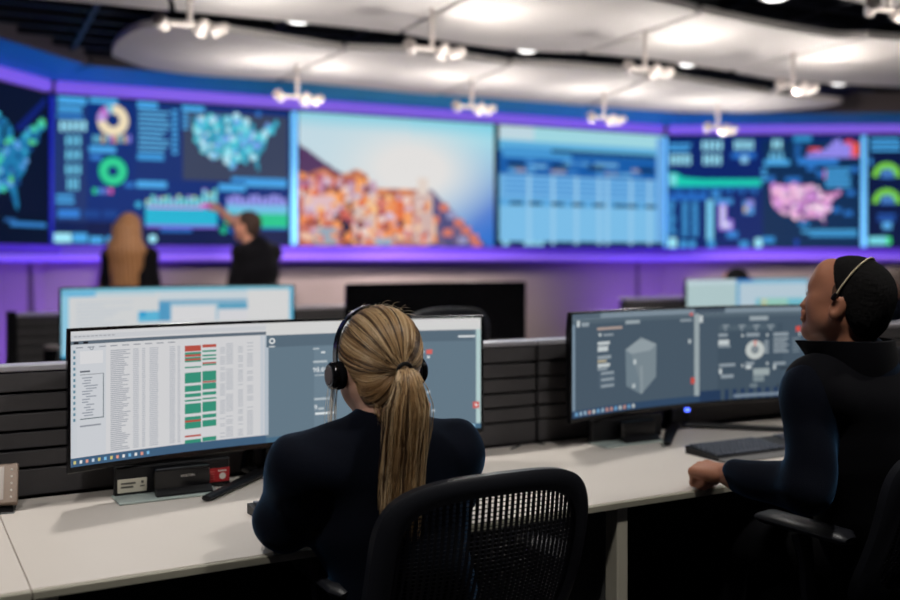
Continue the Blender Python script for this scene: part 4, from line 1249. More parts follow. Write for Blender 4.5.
CL_vest = mat('cloth_vest_black', C(9, 9, 14), .8, spec=.1, sheen=.03, noise=(60, .12), bump=(500, .2))
CL_trouser = mat('cloth_trouser_black', C(13, 13, 16), .9, spec=.1, noise=(80, .15), bump=(420, .2))
M_shoe = mat('shoe_black', C(18, 17, 17), .4, noise=(40, .1))
M_hairblack = mat('hair_black', C(14, 12, 12), .8, spec=.2, noise=(200, .3), bump=(700, .7))
M_hairbrown = mat('hair_brown', C(52, 38, 32), .7, spec=.3, noise=(150, .3), bump=(500, .6))
M_eyewhite = mat('eye_white', C(214, 206, 200), .25, noise=(20, .02)); M_iris = mat('eye_dark', C(30, 20, 16), .15, noise=(20, .05))

def folds(amp, scale, seed=0):
    r_ = np.random.default_rng(seed); D = r_.normal(size=(5, 3)); D /= np.linalg.norm(D, axis=1)[:, None]; ph = r_.uniform(0, 6, 5)
    def f(V):
        o = np.zeros_like(V)
        for d, p_ in zip(D, ph):
            q = np.array([d[1], -d[2], d[0]])
            o += amp * np.sin(V @ d * scale + p_ + 1.5 * np.sin(V @ q * scale * .4))[:, None] * q
        return o
    return f

def person(name, label, base, rot, J, mats, head_M, h=.008, hh=.005, grow=.012, group=None, top='sweater', hands=None, legs=True, sleeve=1.0, seed=1, hair=None):
    """J: joint positions in the person's frame. One continuous body plus clothes as children."""
    skin, cl_top, cl_leg = mats
    r = thing(name, label, 'person', base, rot, group)
    # --- body
    b = Body()
    def torso(b, g, arms=True, sl=1.0, k=.05):
        pv, ch, nk = [Vector(J[x]) for x in ('pelvis', 'chest', 'neck')]
        sL, sR = Vector(J['sL']), Vector(J['sR'])
        ax = (sR - sL).normalized()
        w_ = J.get('w', 1.0)
        mid = pv.lerp(ch, .5)
        fl = lambda s_: (ax, s_)
        b.cone(pv, mid, .105 * w_ + g, .100 * w_ + g, k, fl(1.42)); b.cone(mid, ch, .100 * w_ + g, .112 * w_ + g, k, fl(1.38))
        up = ch.lerp(nk, .55)
        b.cone(ch, up, .110 * w_ + g, .078 * w_ + g, k, fl(1.5))
        for s_ in (sL, sR):
            b.cone(nk - Vector((0, 0, .012)), s_ + Vector((0, 0, .010)), .046 + g, .050 + g, .04)
            b.cone(up, s_, .075 * w_ + g, .052 * w_ + g, .05)
        b.cone(nk - Vector((0, .006, .05)), nk + Vector((0, -.012, .016)), .062 + g, .056 + g * 1.3, .04)
        if arms:
            for S in 'LR':
                s_, e, q = [Vector(J[x + S]) for x in ('s', 'e', 'w')]
                aw = J.get('aw', 1.0)
                b.cone(s_, e, .051 * aw + g, .044 * aw + g, .03)
                if sl >= 1: b.cone(e, e.lerp(q, .86), .043 * aw + g, .030 * aw + g, .02)
                elif sl > .5: b.cone(e, e.lerp(q, sl - .5), .043 + g, .036 + g, .02)
    def leg_prims(b, g, k=.03):
        for S in 'LR':
            hp, kn, an = [Vector(J[x + S]) for x in ('h', 'k', 'a')]
            b.cone(Vector(J['pelvis']), hp, .10 + g, .085 + g, .05); b.cone(hp, kn, .083 + g, .056 + g, .03); b.cone(kn, an, .055 + g, .038 + g, .02)
    torso(b, 0)
    for S in 'LR': b.cone(J['e' + S], J['w' + S], .040, .026, .02)
    leg_prims(b, 0)
    nk = Vector(J['neck']); hc = head_M.translation
    b.cone(nk - Vector((0, 0, .03)), head_M @ Vector((0, -.03, -.10)), .060, .056, .02)
    pieces = [b.mesh(h)]
    hb = head_body(J.get('nose', 0), J.get('lips', 0))
    v, f = hb.mesh(hh); pieces.append((xf(v, head_M), f))
    for S in 'LR':
        hd = (hands or {}).get(S)
        if hd:
            q = Body(); hand_prims(q, J['w' + S], **hd); pieces.append(q.mesh(min(hh, .0042)))
    body_obj('body', pieces, skin, r)
    # --- clothes
    t_ = Body(); torso(t_, grow, True, sleeve)
    body_obj('sweater' if sleeve >= 1 else 'shirt', [t_.mesh(h)], cl_top, r, None, folds(.0035, 38, seed))
    if legs:
        t_ = Body(); leg_prims(t_, grow)
        body_obj('trousers', [t_.mesh(h * 1.3)], cl_leg, r, None, folds(.003, 30, seed + 1))
        for S in 'LR':
            a = Vector(J['a' + S]); d = Vector((0, 1, 0))
            t_ = Body(); t_.cone(a + Vector((0, -.03, -.045)), a + Vector((0, .15, -.055)), .040, .034, .02); t_.cone(a, a + Vector((0, 0, -.03)), .048, .045, .02); t_.half((0, 0, -1), -(a.z - .085) , .004)
            body_obj('shoe', [t_.mesh(h)], M_shoe, r)
    for sx in (-1, 1):
        e = MB().lathe([(.0001, -.0115), (.006, -.0098), (.0098, -.006), (.0115, 0), (.0098, .006), (.006, .0098), (.0001, .0115)], 14).build('eye', M_eyewhite, r, smooth=True)
        e.location = head_M @ Vector((sx * .031, .0805, .008)); e.rotation_euler = (head_M.to_3x3() @ Matrix.Rotation(-PI / 2, 3, 'X')).to_euler()
        MB().lathe([(.0055, .0098), (.003, .0114), (.0001, .0118)], 12).build('iris', M_iris, e, smooth=True)
    return r
def head_matrix(c, yaw, pitch, roll=0.0):
    return Matrix.Translation(c) @ Matrix.Rotation(yaw, 4, 'Z') @ Matrix.Rotation(pitch, 4, 'X') @ Matrix.Rotation(roll, 4, 'Y')

# ------------------------------------------------------------------ hair strands: thin three-sided tubes, one colour each
M_strand = attr_mat('hair_strands', False, rough=.38, spec=.45)
def strands_obj(name, paths, rads, cols, parent, taper=.35):
    m = len(paths[0]); n = len(paths)
    Pn = np.array(paths, float)
    T = np.gradient(Pn, axis=1); T /= np.linalg.norm(T, axis=2, keepdims=True) + 1e-9
    ref = np.tile(np.array([.3, .2, .93]), (n, m, 1)); A = np.cross(T, ref); A /= np.linalg.norm(A, axis=2, keepdims=True) + 1e-9
    B = np.cross(T, A)
    prof = np.minimum(1, np.minimum(np.linspace(0, 1, m) * 8 + .5, (1 - np.linspace(0, 1, m)) * 4 + taper))
    rr = np.array(rads)[:, None, None] * prof[None, :, None]
    V = np.stack([Pn + rr * (A * math.cos(a) + B * math.sin(a)) for a in (0, 2.094, 4.189)], 2)      # n,m,3,3
    base = (np.arange(n) * m * 3)[:, None, None] + (np.arange(m - 1) * 3)[None, :, None] + np.arange(3)[None, None, :]
    nxt = (np.arange(n) * m * 3)[:, None, None] + (np.arange(m - 1) * 3)[None, :, None] + ((np.arange(3) + 1) % 3)[None, None, :]
    Fq = np.stack([base, nxt, nxt + 3, base + 3], -1).reshape(-1, 4)
    me = bpy.data.meshes.new(name)
    V = V.reshape(-1, 3)
    me.vertices.add(len(V)); me.vertices.foreach_set('co', V.astype(np.float32).ravel())
    me.loops.add(Fq.size); me.loops.foreach_set('vertex_index', Fq.astype(np.int32).ravel())
    me.polygons.add(len(Fq)); me.polygons.foreach_set('loop_start', np.arange(0, Fq.size, 4, dtype=np.int32))
    me.polygons.foreach_set('use_smooth', np.ones(len(Fq), bool))
    me.update(calc_edges=True)
    a = me.color_attributes.new('Col', 'FLOAT_COLOR', 'POINT')
    a.data.foreach_set('color', np.repeat(np.array(cols, np.float32), m * 3, axis=0).ravel())
    me.materials.append(M_strand)
    o = link(name, me, parent); o['kind'] = 'stuff'
    return o
def blonde():
    q = rng.random()
    a, b = (C(196, 160, 108), C(222, 194, 150)) if q < .38 else (C(160, 122, 78), C(190, 152, 100)) if q < .75 else (C(96, 70, 46), C(132, 98, 64))
    t = rng.random(); return tuple(a[i] + (b[i] - a[i]) * t for i in range(3)) + (1.0,)
def slerp(a, b, t):
    w_ = math.acos(max(-1, min(1, float(a @ b)))); 
    if w_ < 1e-4: return a
    return (math.sin((1 - t) * w_) * a + math.sin(t * w_) * b) / math.sin(w_)

# ------------------------------------------------------------------ the blonde woman
U0, V0 = 0.95, 1.80
Lw = lambda u, v, z: Vector((u - U0, v - V0, z))
JW = dict(pelvis=Lw(.96, 1.86, .53), chest=Lw(.915, 1.885, .80), neck=Lw(.893, 1.866, .974), sL=Lw(.718, 1.885, .915), sR=Lw(1.058, 1.885, .915),
          eL=Lw(.705, 1.955, .797), eR=Lw(1.13, 2.00, .80), wL=Lw(.81, 2.19, .775), wR=Lw(1.02, 2.22, .775),
          hL=Lw(.87, 1.88, .53), hR=Lw(1.04, 1.88, .53), kL=Lw(.84, 2.30, .52), kR=Lw(1.07, 2.30, .52), aL=Lw(.84, 2.33, .09), aR=Lw(1.07, 2.33, .09), w=.92, aw=1.02)
HM = head_matrix(Lw(.888, 1.89, 1.112), 0.0, -.10) @ Matrix.Scale(.96, 4)
woman = person('person', 'person with blonde ponytail and headset in navy top, seated at the white table window', R(U0, V0), ROW_A, JW, (SK_fair, CL_navy, CL_trouser), HM, h=.008, hh=.005,
    hands=dict(L=dict(fwd=(.35, 1, 0), palm_n=(0, 0, -1), side=-1, curl=(.35, .4, .3)), R=dict(fwd=(-.2, 1, 0), palm_n=(0, 0, -1), side=1, curl=(.35, .4, .3))), seed=3)
hc = np.array([0, -.014, .034]); hr = np.array([.083, .106, .095])
bc, br = np.array([0, -.05, -.028]), np.array([.066, .055, .062])
cap = Body().ell(hc, hr - .004, .02).ell(bc, br - .004, .03).half((0, .9, -.35), .038).half((0, .35, -1), .052)
Mhc = mat('hair_blonde_base', C(104, 78, 50), .6, spec=.3, noise=(60, .25))
v, f = cap.mesh(.006)
hair_o = body_obj('hair', [(xf(v, HM), f)], Mhc, woman)
def surf_r(e):
    r1 = 1 / np.linalg.norm(e / hr)
    o_ = hc - bc; A_, B_, C_ = np.sum((e / br) ** 2), np.sum(o_ * e / br ** 2), np.sum((o_ / br) ** 2) - 1
    D_ = B_ * B_ - A_ * C_
    return max(r1, (-B_ + math.sqrt(D_)) / A_) if D_ > 0 else r1
tieL = np.array([.0, -.126, -.006])
tdir = tieL - hc; tdir /= np.linalg.norm(tdir)
tl = np.linalg.norm(tieL - hc)
paths, rads, cols = [], [], []
HMn = np.array(HM)
def to_p(q): return HMn[:3, :3] @ q + HMn[:3, 3]
tones = [(C(196, 164, 120), C(226, 200, 162)), (C(150, 116, 78), C(182, 146, 102)), (C(72, 53, 38), C(106, 79, 55)), (C(172, 138, 96), C(200, 168, 126))]
clump = [int(x) for x in rng.choice([0, 1, 2, 3], 120, p=[.24, .30, .24, .22])]
def tone(ci):
    a_, b_ = tones[clump[ci % 120]] if rng.random() < .78 else tones[rng.integers(4)]
    t = rng.random(); return tuple(a_[i] + (b_[i] - a_[i]) * t for i in range(3)) + (1.0,)
e1 = np.array([1., 0, 0]); e2 = np.cross(tdir, e1)
while len(paths) < 3200:
    w_ = rng.normal(size=3); w_ /= np.linalg.norm(w_)
    q = hc + w_ * surf_r(w_)
    front = .9 * q[1] - .35 * q[2]
    if front > .037: continue
    low = .35 * q[1] - q[2]
    if low > .062: continue
    edge = front > .008 or low > .03
    if not edge and rng.random() < .6: continue
    off = rng.uniform(.0, .05); bul = rng.uniform(0, .035)
    az = math.atan2(w_ @ e2, w_ @ e1)
    pts = []
    for k in range(13):
        t = k / 12
        d = slerp(w_, tdir, t ** .92)
        d = d + np.array([0, 0, -.09 * math.sin(t * PI) * (1 if abs(w_[0]) > .3 else .3) * (1 if w_[2] > -.2 else 0)]); d /= np.linalg.norm(d)
        r_ = surf_r(d) * (1 + off * min(1, t * 5) * (1 - .6 * t ** 3) + bul * math.sin(t * PI) * .6)
        if t > .8: r_ = r_ + (tl - r_) * ((t - .8) / .2) ** 2
        pts.append(to_p(hc + d * r_))
    paths.append(pts); rads.append(rng.uniform(.00055, .0010)); cols.append(tone(int((az + PI) / (2 * PI) * 95)))
strands_obj('swept_back_hair', paths, rads, cols, hair_o)
paths, rads, cols = [], [], []
tie = to_p(tieL)
while len(paths) < 1100:
    a, r0 = rng.uniform(0, 2 * PI), math.sqrt(rng.random())
    ox, oy = math.cos(a) * r0, math.sin(a) * r0
    L_ = rng.uniform(.17, .34) if rng.random() < .8 else rng.uniform(.1, .2)
    wv, ph = rng.normal() * .004, rng.uniform(0, 6)
    fan = rng.normal() * .006
    pts = []
    for k in range(15):
        t = k / 14; dz = -L_ * t
        spread = .011 + .036 * min(1, (L_ * t) / .07) - .010 * max(0, t - .6)
        x = tie[0] + ox * spread + fan * t + wv * math.sin(t * 5 + ph) - .012 * t
        y = tie[1] - .010 - .016 * math.sin(min(1, L_ * t / .05) * PI / 2) + oy * spread * .45 + .012 * min(1, max(0, L_ * t - .1) / .1)
        z = tie[2] + dz * (1 - .0) + .014 * math.sin(min(1, t * 5) * PI) * (1 - t)
        pts.append((x, y, z))
    paths.append(pts); rads.append(rng.uniform(.0006, .0011)); cols.append(tone(int((a / (2 * PI)) * 40)))
strands_obj('ponytail', paths, rads, cols, hair_o, .2)
# loose wisps: round the crown, at the nape and the long pieces hanging before the ears
paths, rads, cols = [], [], []
for i in range(90):
    w_ = np.array([rng.normal() * .55, rng.uniform(-.3, .6), rng.uniform(.6, 1)]); w_ /= np.linalg.norm(w_)
    o_ = rng.normal(size=3) * .02; st = hc + hr * w_ * 1.02; ln = rng.uniform(.02, .05)
    e_ = np.array([rng.normal() * .6, -.5 + rng.normal() * .5, .55 + rng.random() * .5]); e_ /= np.linalg.norm(e_)
    paths.append([to_p(st + e_ * ln * t - np.array([0, .3, .5]) * ln * t * t * 1.2 + np.array([0, 0, 0])) for t in np.linspace(0, 1, 10)])
    rads.append(.00022); cols.append(C(226, 206, 172))
for i in range(120):
    sx = -1 if i < 45 else 1
    st = np.array([sx * .079 + rng.normal() * .004, .048 + rng.normal() * .012, -.01 + rng.normal() * .01])
    L_ = rng.uniform(.09, .14) if sx < 0 else rng.uniform(.12, .17)
    cv = rng.normal() * .003 + sx * .002
    paths.append([to_p(st + np.array([cv * math.sin(t * 2.6) + sx * .012 * t, .004 * math.sin(t * 3) - (.07 * t * t if sx > 0 else 0), -L_ * t])) for t in np.linspace(0, 1, 10)])
    rads.append(rng.uniform(.0003, .0005)); cols.append(C(240, 232, 220))
for i in range(60):
    sx = rng.choice([-1, 1]); st = np.array([sx * rng.uniform(.02, .055), -.075, -.075 + rng.normal() * .006])
    paths.append([to_p(st + np.array([rng.normal() * .001 - sx * .01 * t, -.012 * math.sin(t * 2), -rng.uniform(.02, .05) * t])) for t in np.linspace(0, 1, 10)])
    rads.append(.00035); cols.append(blonde())
strands_obj('loose_wisps', paths, rads, cols, hair_o, .2)
m = MB(); ring_pts = []
for k in range(25):
    a = 2 * PI * k / 24; ring_pts.append(Vector(to_p(tieL + np.array([.0145 * math.cos(a), -.004 - .004 * math.sin(a), .013 * math.sin(a)]))))
m.tube(ring_pts, .0045, 8, cap=False).build('hair_tie', M_black, hair_o, smooth=True)

# shirt collar band of the woman
def headset(label, root_loc, rot, M, style):
    r = thing('headset', label, 'headset', root_loc, rot)
    A = lambda q: M @ Vector(q)
    if style == 'padded':
        n = 25; pts = []
        for k in range(n):
            t = PI * k / (n - 1)
            pts.append(A((-.094 * math.cos(t), .006 - .0 * math.sin(t), .012 + .122 * math.sin(t) ** .8)))
        # flat band
        vs, fs = [], []
        fw = M.to_3x3() @ Vector((0, 1, 0)); cc = A((0, .006, .02))
        for q in pts:
            o_ = (q - cc).normalized()
            for (a, b) in ((-.010, 0), (.010, 0), (.010, .004), (-.010, .004)): vs.append(q + fw * a + o_ * b)
        for i in range(n - 1):
            for k in range(4):
                a, b = i * 4 + k, i * 4 + (k + 1) % 4; fs.append((a, b, b + 4, a + 4))
        MB().add(vs, fs).build('headband', M_blackgloss, r, smooth=True)
        for sx in (-1, 1):
            Mx = M @ Matrix.Translation((sx * .086, .004, -.012)) @ Matrix.Rotation(sx * PI / 2, 4, 'Y')
            c = MB().lathe([(.020, -.006), (.029, -.004), (.031, .006), (.027, .012), (.024, .013)], 24, M=Mx).build('ear_cushion', M_fabric, r, smooth=True)
            MB().lathe([(.024, .0125), (.029, .014), (.029, .022), (.024, .027), (.001, .028)], 24, M=Mx).build('ear_cup', M_blackgloss, c, smooth=True)
            MB().lathe([(.020, .0272), (.018, .0295), (.001, .030)], 20, M=Mx).build('cap_plate', M_trimgrey, c, smooth=True)
        MB().tube([A((.108, .012, -.02)), A((.108, .05, -.05)), A((.09, .095, -.062)), A((.05, .115, -.06))], [.003, .0025, .0025, .004], 6).build('microphone_boom', M_black, r, smooth=True)
    else:
        n = 25; pts = []
        for k in range(n):
            t = PI * k / (n - 1)
            pts.append(A((-.0865 * math.cos(t), -.004 - .034 * math.sin(t), .030 + .0965 * math.sin(t))))
        MB().tube(pts, .0030, 8, flat=(1.3, .8)).build('headband', mat('band_cream', C(206, 190, 160), .4, noise=(20, .04)), r, smooth=True)
        MB().tube([A((-.0865, -.004, .031)), A((-.087, .0, .022)), A((-.087, .004, .014))], [.005, .007, .005], 8).build('temple_pad', M_black, r, smooth=True)
        Mx = M @ Matrix.Translation((.088, .004, -.004)) @ Matrix.Rotation(PI / 2, 4, 'Y')
        MB().lathe([(.022, -.004), (.027, .0), (.026, .014), (.015, .018)], 20, M=Mx).build('ear_cup', M_black, r, smooth=True)
        MB().tube([A((.096, .006, -.01)), A((.10, .06, -.05)), A((.07, .10, -.06))], [.003, .0025, .004], 6).build('microphone_boom', M_black, r, smooth=True)
    return r
headset('black padded headset worn over the blonde hair', R(U0, V0), ROW_A, HM, 'padded')

# ------------------------------------------------------------------ the man in the vest
U1, V1 = 2.18, 1.66
Lm = lambda u, v, z: Vector((u - U1, v - V1, z))
JM = dict(pelvis=Lm(2.24, 1.66, .55), chest=Lm(2.17, 1.67, .86), neck=Lm(2.095, 1.672, 1.066), sL=Lm(1.957, 1.69, 1.003), sR=Lm(2.33, 1.67, 1.005),
          eL=Lm(1.884, 1.640, .795), eR=Lm(2.47, 1.75, .79), wL=Lm(1.866, 1.885, .786), wR=Lm(2.38, 1.98, .775),
          hL=Lm(2.14, 1.68, .545), hR=Lm(2.34, 1.68, .545), kL=Lm(2.10, 2.12, .54), kR=Lm(2.38, 2.12, .54), aL=Lm(2.10, 2.15, .09), aR=Lm(2.38, 2.15, .09), w=1.06, aw=1.05, nose=-.009, lips=.010)
HMm = head_matrix(Lm(2.066, 1.680, 1.226), math.radians(19), math.radians(12)) @ Matrix.Scale(.98, 4)
man = person('person', 'person with short black hair and thin headband in black vest, fist on desk', R(U1, V1), ROW_A, JM, (SK_brown, CL_navy, CL_trouser), HMm, h=.008, hh=.0036,
    hands=dict(L=dict(fwd=(-.10, 1, -.02), palm_n=(.15, 0, -1), side=-1, curl=(1.45, 1.45, .75), size=1.06, thumb=1.0), R=dict(fwd=(-.2, 1, 0), palm_n=(0, 0, -1), side=1, curl=(.5, .5, .4))), seed=8)
hb = Body().ell((0, -.014, .035), (.0795, .1025, .0905), .02).ell((0, -.055, -.02), (.067, .052, .062), .03).half((0, 1, -.55), -.015, .006).half((0, .25, -1), .056, .008)
for sx in (-1, 1): hb.ell((sx * .088, -.008, -.012), (.016, .023, .034), .004, op='s')
v, f = hb.mesh(.0036)
nz = folds(.0006, 900, 5)
mh = body_obj('hair', [(xf(v, HMm), f)], M_hairblack, man, None, nz)
for sx in (-1, 1):
    sb_ = Body().ell((sx * .0700, .000, .034), (.006, .016, .026), .01).ell((sx * .0715, -.002, .012), (.005, .008, .020), .01)
    v, f = sb_.mesh(.003); body_obj('sideburn', [(xf(v, HMm), f)], mat('hair_fade', C(92, 64, 50), .85, noise=(300, .4)), mh)
for sx in (-1, 1):
    MB().tube([HMm @ Vector((sx * .014, .0905, .030)), HMm @ Vector((sx * .032, .087, .036)), HMm @ Vector((sx * .048, .074, .030))], [.003, .004, .002], 6).build('eyebrow', M_hairblack, mh, smooth=True)
gt = Body().ell((0, .0885, -.080), (.016, .008, .016), .01); v, f = gt.mesh(.003); body_obj('goatee', [(xf(v, HMm), f)], M_hairblack, mh)
# vest: sleeveless shell with a stand-up collar
vb = Body()
pv, ch, nk = JM['pelvis'], JM['chest'], JM['neck']; ax = (JM['sR'] - JM['sL']).normalized(); g = .026
mid = pv.lerp(ch, .5); up = ch.lerp(nk, .55)
vb.cone(pv + Vector((0, 0, -.02)), mid, .112 + g, .106 + g, .05, (ax, 1.42)); vb.cone(mid, ch, .106 + g, .118 + g, .05, (ax, 1.38)); vb.cone(ch, up, .116 + g, .082 + g, .05, (ax, 1.48))
for s_ in (JM['sL'], JM['sR']):
    q = nk.lerp(s_, .80); vb.cone(nk - Vector((0, 0, .012)), q + Vector((0, 0, .006)), .048 + g, .052 + g, .03); vb.cone(up, q, .078 + g, .05 + g, .05)
vb.cone(nk - Vector((0, 0, .05)), nk - Vector((0, 0, .01)), .062 + g, .054 + g, .04)
vest = body_obj('vest', [vb.mesh(.008)], CL_vest, man, None, folds(.003, 26, 4))
vs, fs = [], []
NC = 41
for i in range(NC):
    ph = math.radians(-150 + 300 * i / (NC - 1)); a = abs(ph) / math.radians(150)
    d = Matrix.Rotation(math.radians(26), 3, 'Z') @ Vector((math.sin(ph), -math.cos(ph), 0))
    rb, rt = .078 + .012 * a * a, .082 + .060 * a ** 3
    zb, zt = -.02 - .03 * a * a, .074 - .004 * a ** 4
    for (r_, z_) in ((rb, zb), (rb + .012 * (1 - a), (zb + zt) * .5), (rt, zt), (rt + .007, zt - .002), (rb + .019, (zb + zt) * .5), (rb + .012, zb)):
        vs.append(nk + d * r_ + Vector((0, 0, z_)))
for i in range(NC - 1):
    for k in range(6):
        a, b = i * 6 + k, i * 6 + (k + 1) % 6; fs.append((a, b, b + 6, a + 6))
fs.append(tuple(range(6))); fs.append(tuple((NC - 1) * 6 + k for k in range(5, -1, -1)))
MB().add(vs, fs).build('collar', CL_vest, vest, smooth=True)
headset('thin cream headset band on the short black hair', R(U1, V1), ROW_A, HMm, 'slim')

# ------------------------------------------------------------------ people further back
def long_hair(parent, HM_, length, col, name='hair'):
    b = Body().ell((0, -.018, .036), (.086, .108, .096), .02).half((0, .9, -.35), .05)
    b2 = Body().cone((0, -.06, 0), (0, -.075, -.16), .092, .105, .05, ((1, 0, 0), 1.15)).cone((0, -.075, -.16), (-.01, -.10, -length), .105, .072, .05, ((1, 0, 0), 1.45))
    for sx in (-1, 1): b2.cone((sx * .066, .0, .0), (sx * .085, .01, -length * .8), .032, .028, .03)
    (v, f), (v2, f2) = b.mesh(.008), b2.mesh(.010)
    m = mat('hair_long_' + name, col, .5, spec=.4, noise=(40, .3), bump=(120, .7))
    return body_obj('hair', [(xf(v, HM_), f), (xf(v2, HM_), f2)], m, parent, None, lambda V: np.stack([.006 * np.sin(V[:, 0] * 150 + V[:, 2] * 14), .006 * np.sin(V[:, 0] * 190 + V[:, 2] * 9 + 1), 0 * V[:, 2]], 1))
def short_hair(parent, HM_, material):
    b = Body().ell((0, -.016, .037), (.081, .104, .092), .02).ell((0, -.055, -.02), (.068, .054, .062), .03).half((0, 1, -.4), .014).half((0, .25, -1), .058)
    v, f = b.mesh(.007); return body_obj('hair', [(xf(v, HM_), f)], material, parent)
def standing(z, sw=.17, **kw):
    k = z / 1.70
    J = dict(pelvis=(0, 0, .93 * k), chest=(0, .0, 1.24 * k), neck=(0, -.005, 1.425 * k), sL=(-sw, 0, 1.365 * k), sR=(sw, 0, 1.365 * k), eL=(-sw - .06, .02, 1.09 * k), eR=(sw + .06, .02, 1.09 * k), wL=(-sw - .05, .1, .86 * k), wR=(sw + .05, .1, .86 * k),
             hL=(-.085, 0, .90 * k), hR=(.085, 0, .90 * k), kL=(-.09, .01, .49 * k), kR=(.09, .01, .49 * k), aL=(-.10, 0, .09), aR=(.10, 0, .09))
    J.update(kw); return {a: (Vector(b) if isinstance(b, tuple) else b) for a, b in J.items()}
def seated(zt, sw=.18):
    o = zt - 1.28
    return {a: Vector(b) for a, b in dict(pelvis=(0, 0, .55), chest=(0, .03, .86 + o * .5), neck=(0, .03, 1.02 + o), sL=(-sw, .04, .965 + o), sR=(sw, .04, .965 + o), eL=(-sw - .05, .14, .74), eR=(sw + .05, .14, .74), wL=(-.1, .36, .78), wR=(.1, .36, .78),
             hL=(-.09, .03, .545), hR=(.09, .03, .545), kL=(-.12, .45, .54), kR=(.12, .45, .54), aL=(-.12, .46, .09), aR=(.12, .46, .09)).items()}
# standing woman with long hair
b = P(130, 213, 7.7); zt = b.z
Jp = standing(zt, .14, w=.88, aw=.85, eL=(-.19, .03, 1.12), eR=(.19, .03, 1.12), wL=(-.02, .20, 1.16), wR=(.02, .22, 1.13))
HMp = head_matrix(Vector((0, .0, zt - .125)), -.35, .06)
pw = person('person', 'person with long light brown hair in black T-shirt standing before the donut screen', (b.x, b.y, 0), AW - .25, Jp, (SK_fair, CL_black, CL_trouser), HMp, h=.014, hh=.009, sleeve=.4, seed=11)
long_hair(pw, HMp, .44, C(146, 106, 70), 'brown')
# standing man pointing at the screen
rotm = AW + .45
b = P(257, 211, 7.9); zt = b.z
iw = Matrix.Rotation(-rotm, 3, 'Z')
hand_w = iw @ (P(221, 211, 8.35) - Vector((b.x, b.y, 0))); elb = iw @ (P(239, 228, 8.2) - Vector((b.x, b.y, 0)))
head_c = iw @ (P(247, 228, 7.9) - Vector((b.x, b.y, 0)))
Jq = standing(zt, .165, eR=tuple(elb), wR=tuple(hand_w), w=1.05)
HMq = head_matrix(Vector((head_c.x, head_c.y, zt - .125)), .35, .08)
pm = person('person', 'person in black top standing and pointing at the donut screen charts', (b.x, b.y, 0), rotm, Jq, (SK_tan, CL_black, CL_trouser), HMq, h=.014, hh=.008, sleeve=.5,
    hands=dict(R=dict(fwd=tuple(hand_w - elb), palm_n=(0, 0, -1), side=1, curl=(.15, .15, .1))), seed=12)
short_hair(pm, HMq, M_hairbrown)
# seated person whose dark hair shows over the small far monitor
b = P(740, 268, 7.75)
Js = seated(b.z); HMs = head_matrix(Vector((0, .05, b.z - .125)), 0, 0)
ps = person('person', 'person with dark hair seated beyond the small two-pane monitor', (b.x, b.y, 0), ROW_A, Js, (SK_tan, CL_black, CL_trouser), HMs, h=.016, hh=.010, seed=14)
short_hair(ps, HMs, M_hairblack)
c4 = copy_tree(chair1); c4['label'] = 'office chair beyond the small two-pane monitor'; c4.location = (b.x, b.y, 0); c4.rotation_euler = (0, 0, ROW_A)
c4.location = Vector(c4.location) + RN * .06
# seated person at the right picture edge
b = P(902, 267, 6.2)
Js = seated(b.z); HMs = head_matrix(Vector((0, .05, b.z - .125)), .5, 0)
pe = person('person', 'person in navy jacket at the right edge, behind the man in the vest', (b.x, b.y, 0), ROW_A, Js, (SK_tan, CL_navy, CL_trouser), HMs, h=.014, hh=.008, seed=15)
short_hair(pe, HMs, mat('hair_grey', C(112, 98, 92), .7, noise=(150, .3), bump=(500, .6)))
c5 = copy_tree(chair1); c5['label'] = 'office chair of the person in the navy jacket'; c5.location = Vector((b.x, b.y, 0)) + RN * .06; c5.rotation_euler = (0, 0, ROW_A)

# ------------------------------------------------------------------ things on the desks
def keyboard(u, v, rz, label):
    r = thing('keyboard', label, 'keyboard', R(u, v, DESK_Z), ROW_A + rz, 'black keyboards')
    MB().add([(-.225, -.07, .0005), (.225, -.07, .0005), (.225, .075, .0005), (-.225, .075, .0005), (-.225, -.07, .010), (.225, -.07, .010), (.225, .075, .024), (-.225, .075, .024)], [(0, 3, 2, 1), (4, 5, 6, 7), (0, 1, 5, 4), (1, 2, 6, 5), (2, 3, 7, 6), (3, 0, 4, 7)]).build('case', M_black, r)
    m = MB(); sl = .014 / .145
    for j in range(6):
        y = .062 - j * .0215; x = -.215
        ws = [.0185] * 15 if j else [.0165] * 16
        if j == 5: ws = [.025, .02, .025, .115, .025, .02, .025, .025]
        for w_ in ws:
            m.box((x + w_ / 2, y, .0175 + y * sl + .002), (w_ - .005, .0160, .007), .0012); x += w_
        if j in (2, 3, 5) or j == 0: pass
        for kx in range(4):
            m.box((.128 + .012 + kx * .0195 + .009, y, .0175 + y * sl + .002), (.0145, .0160, .007), .0012) if x < .14 else None
    o = m.build('keys', M_key, r); o['kind'] = 'stuff'
    MB().add([(-.225, -.112, .0005), (.225, -.112, .0005), (.225, -.0705, .0005), (-.225, -.0705, .0005), (-.225, -.112, .003), (.225, -.112, .003), (.225, -.0705, .009), (-.225, -.0705, .009)], [(0, 3, 2, 1), (4, 5, 6, 7), (0, 1, 5, 4), (1, 2, 6, 5), (2, 3, 7, 6), (3, 0, 4, 7)]).build('palm_rest', M_alu, r)
    return r
keyboard(2.375, 2.265, -.02, 'black keyboard with grey front strip beside the man\'s fist')
keyboard(0.968, 2.235, .04, 'black keyboard mostly hidden by the blonde woman, its left end showing')

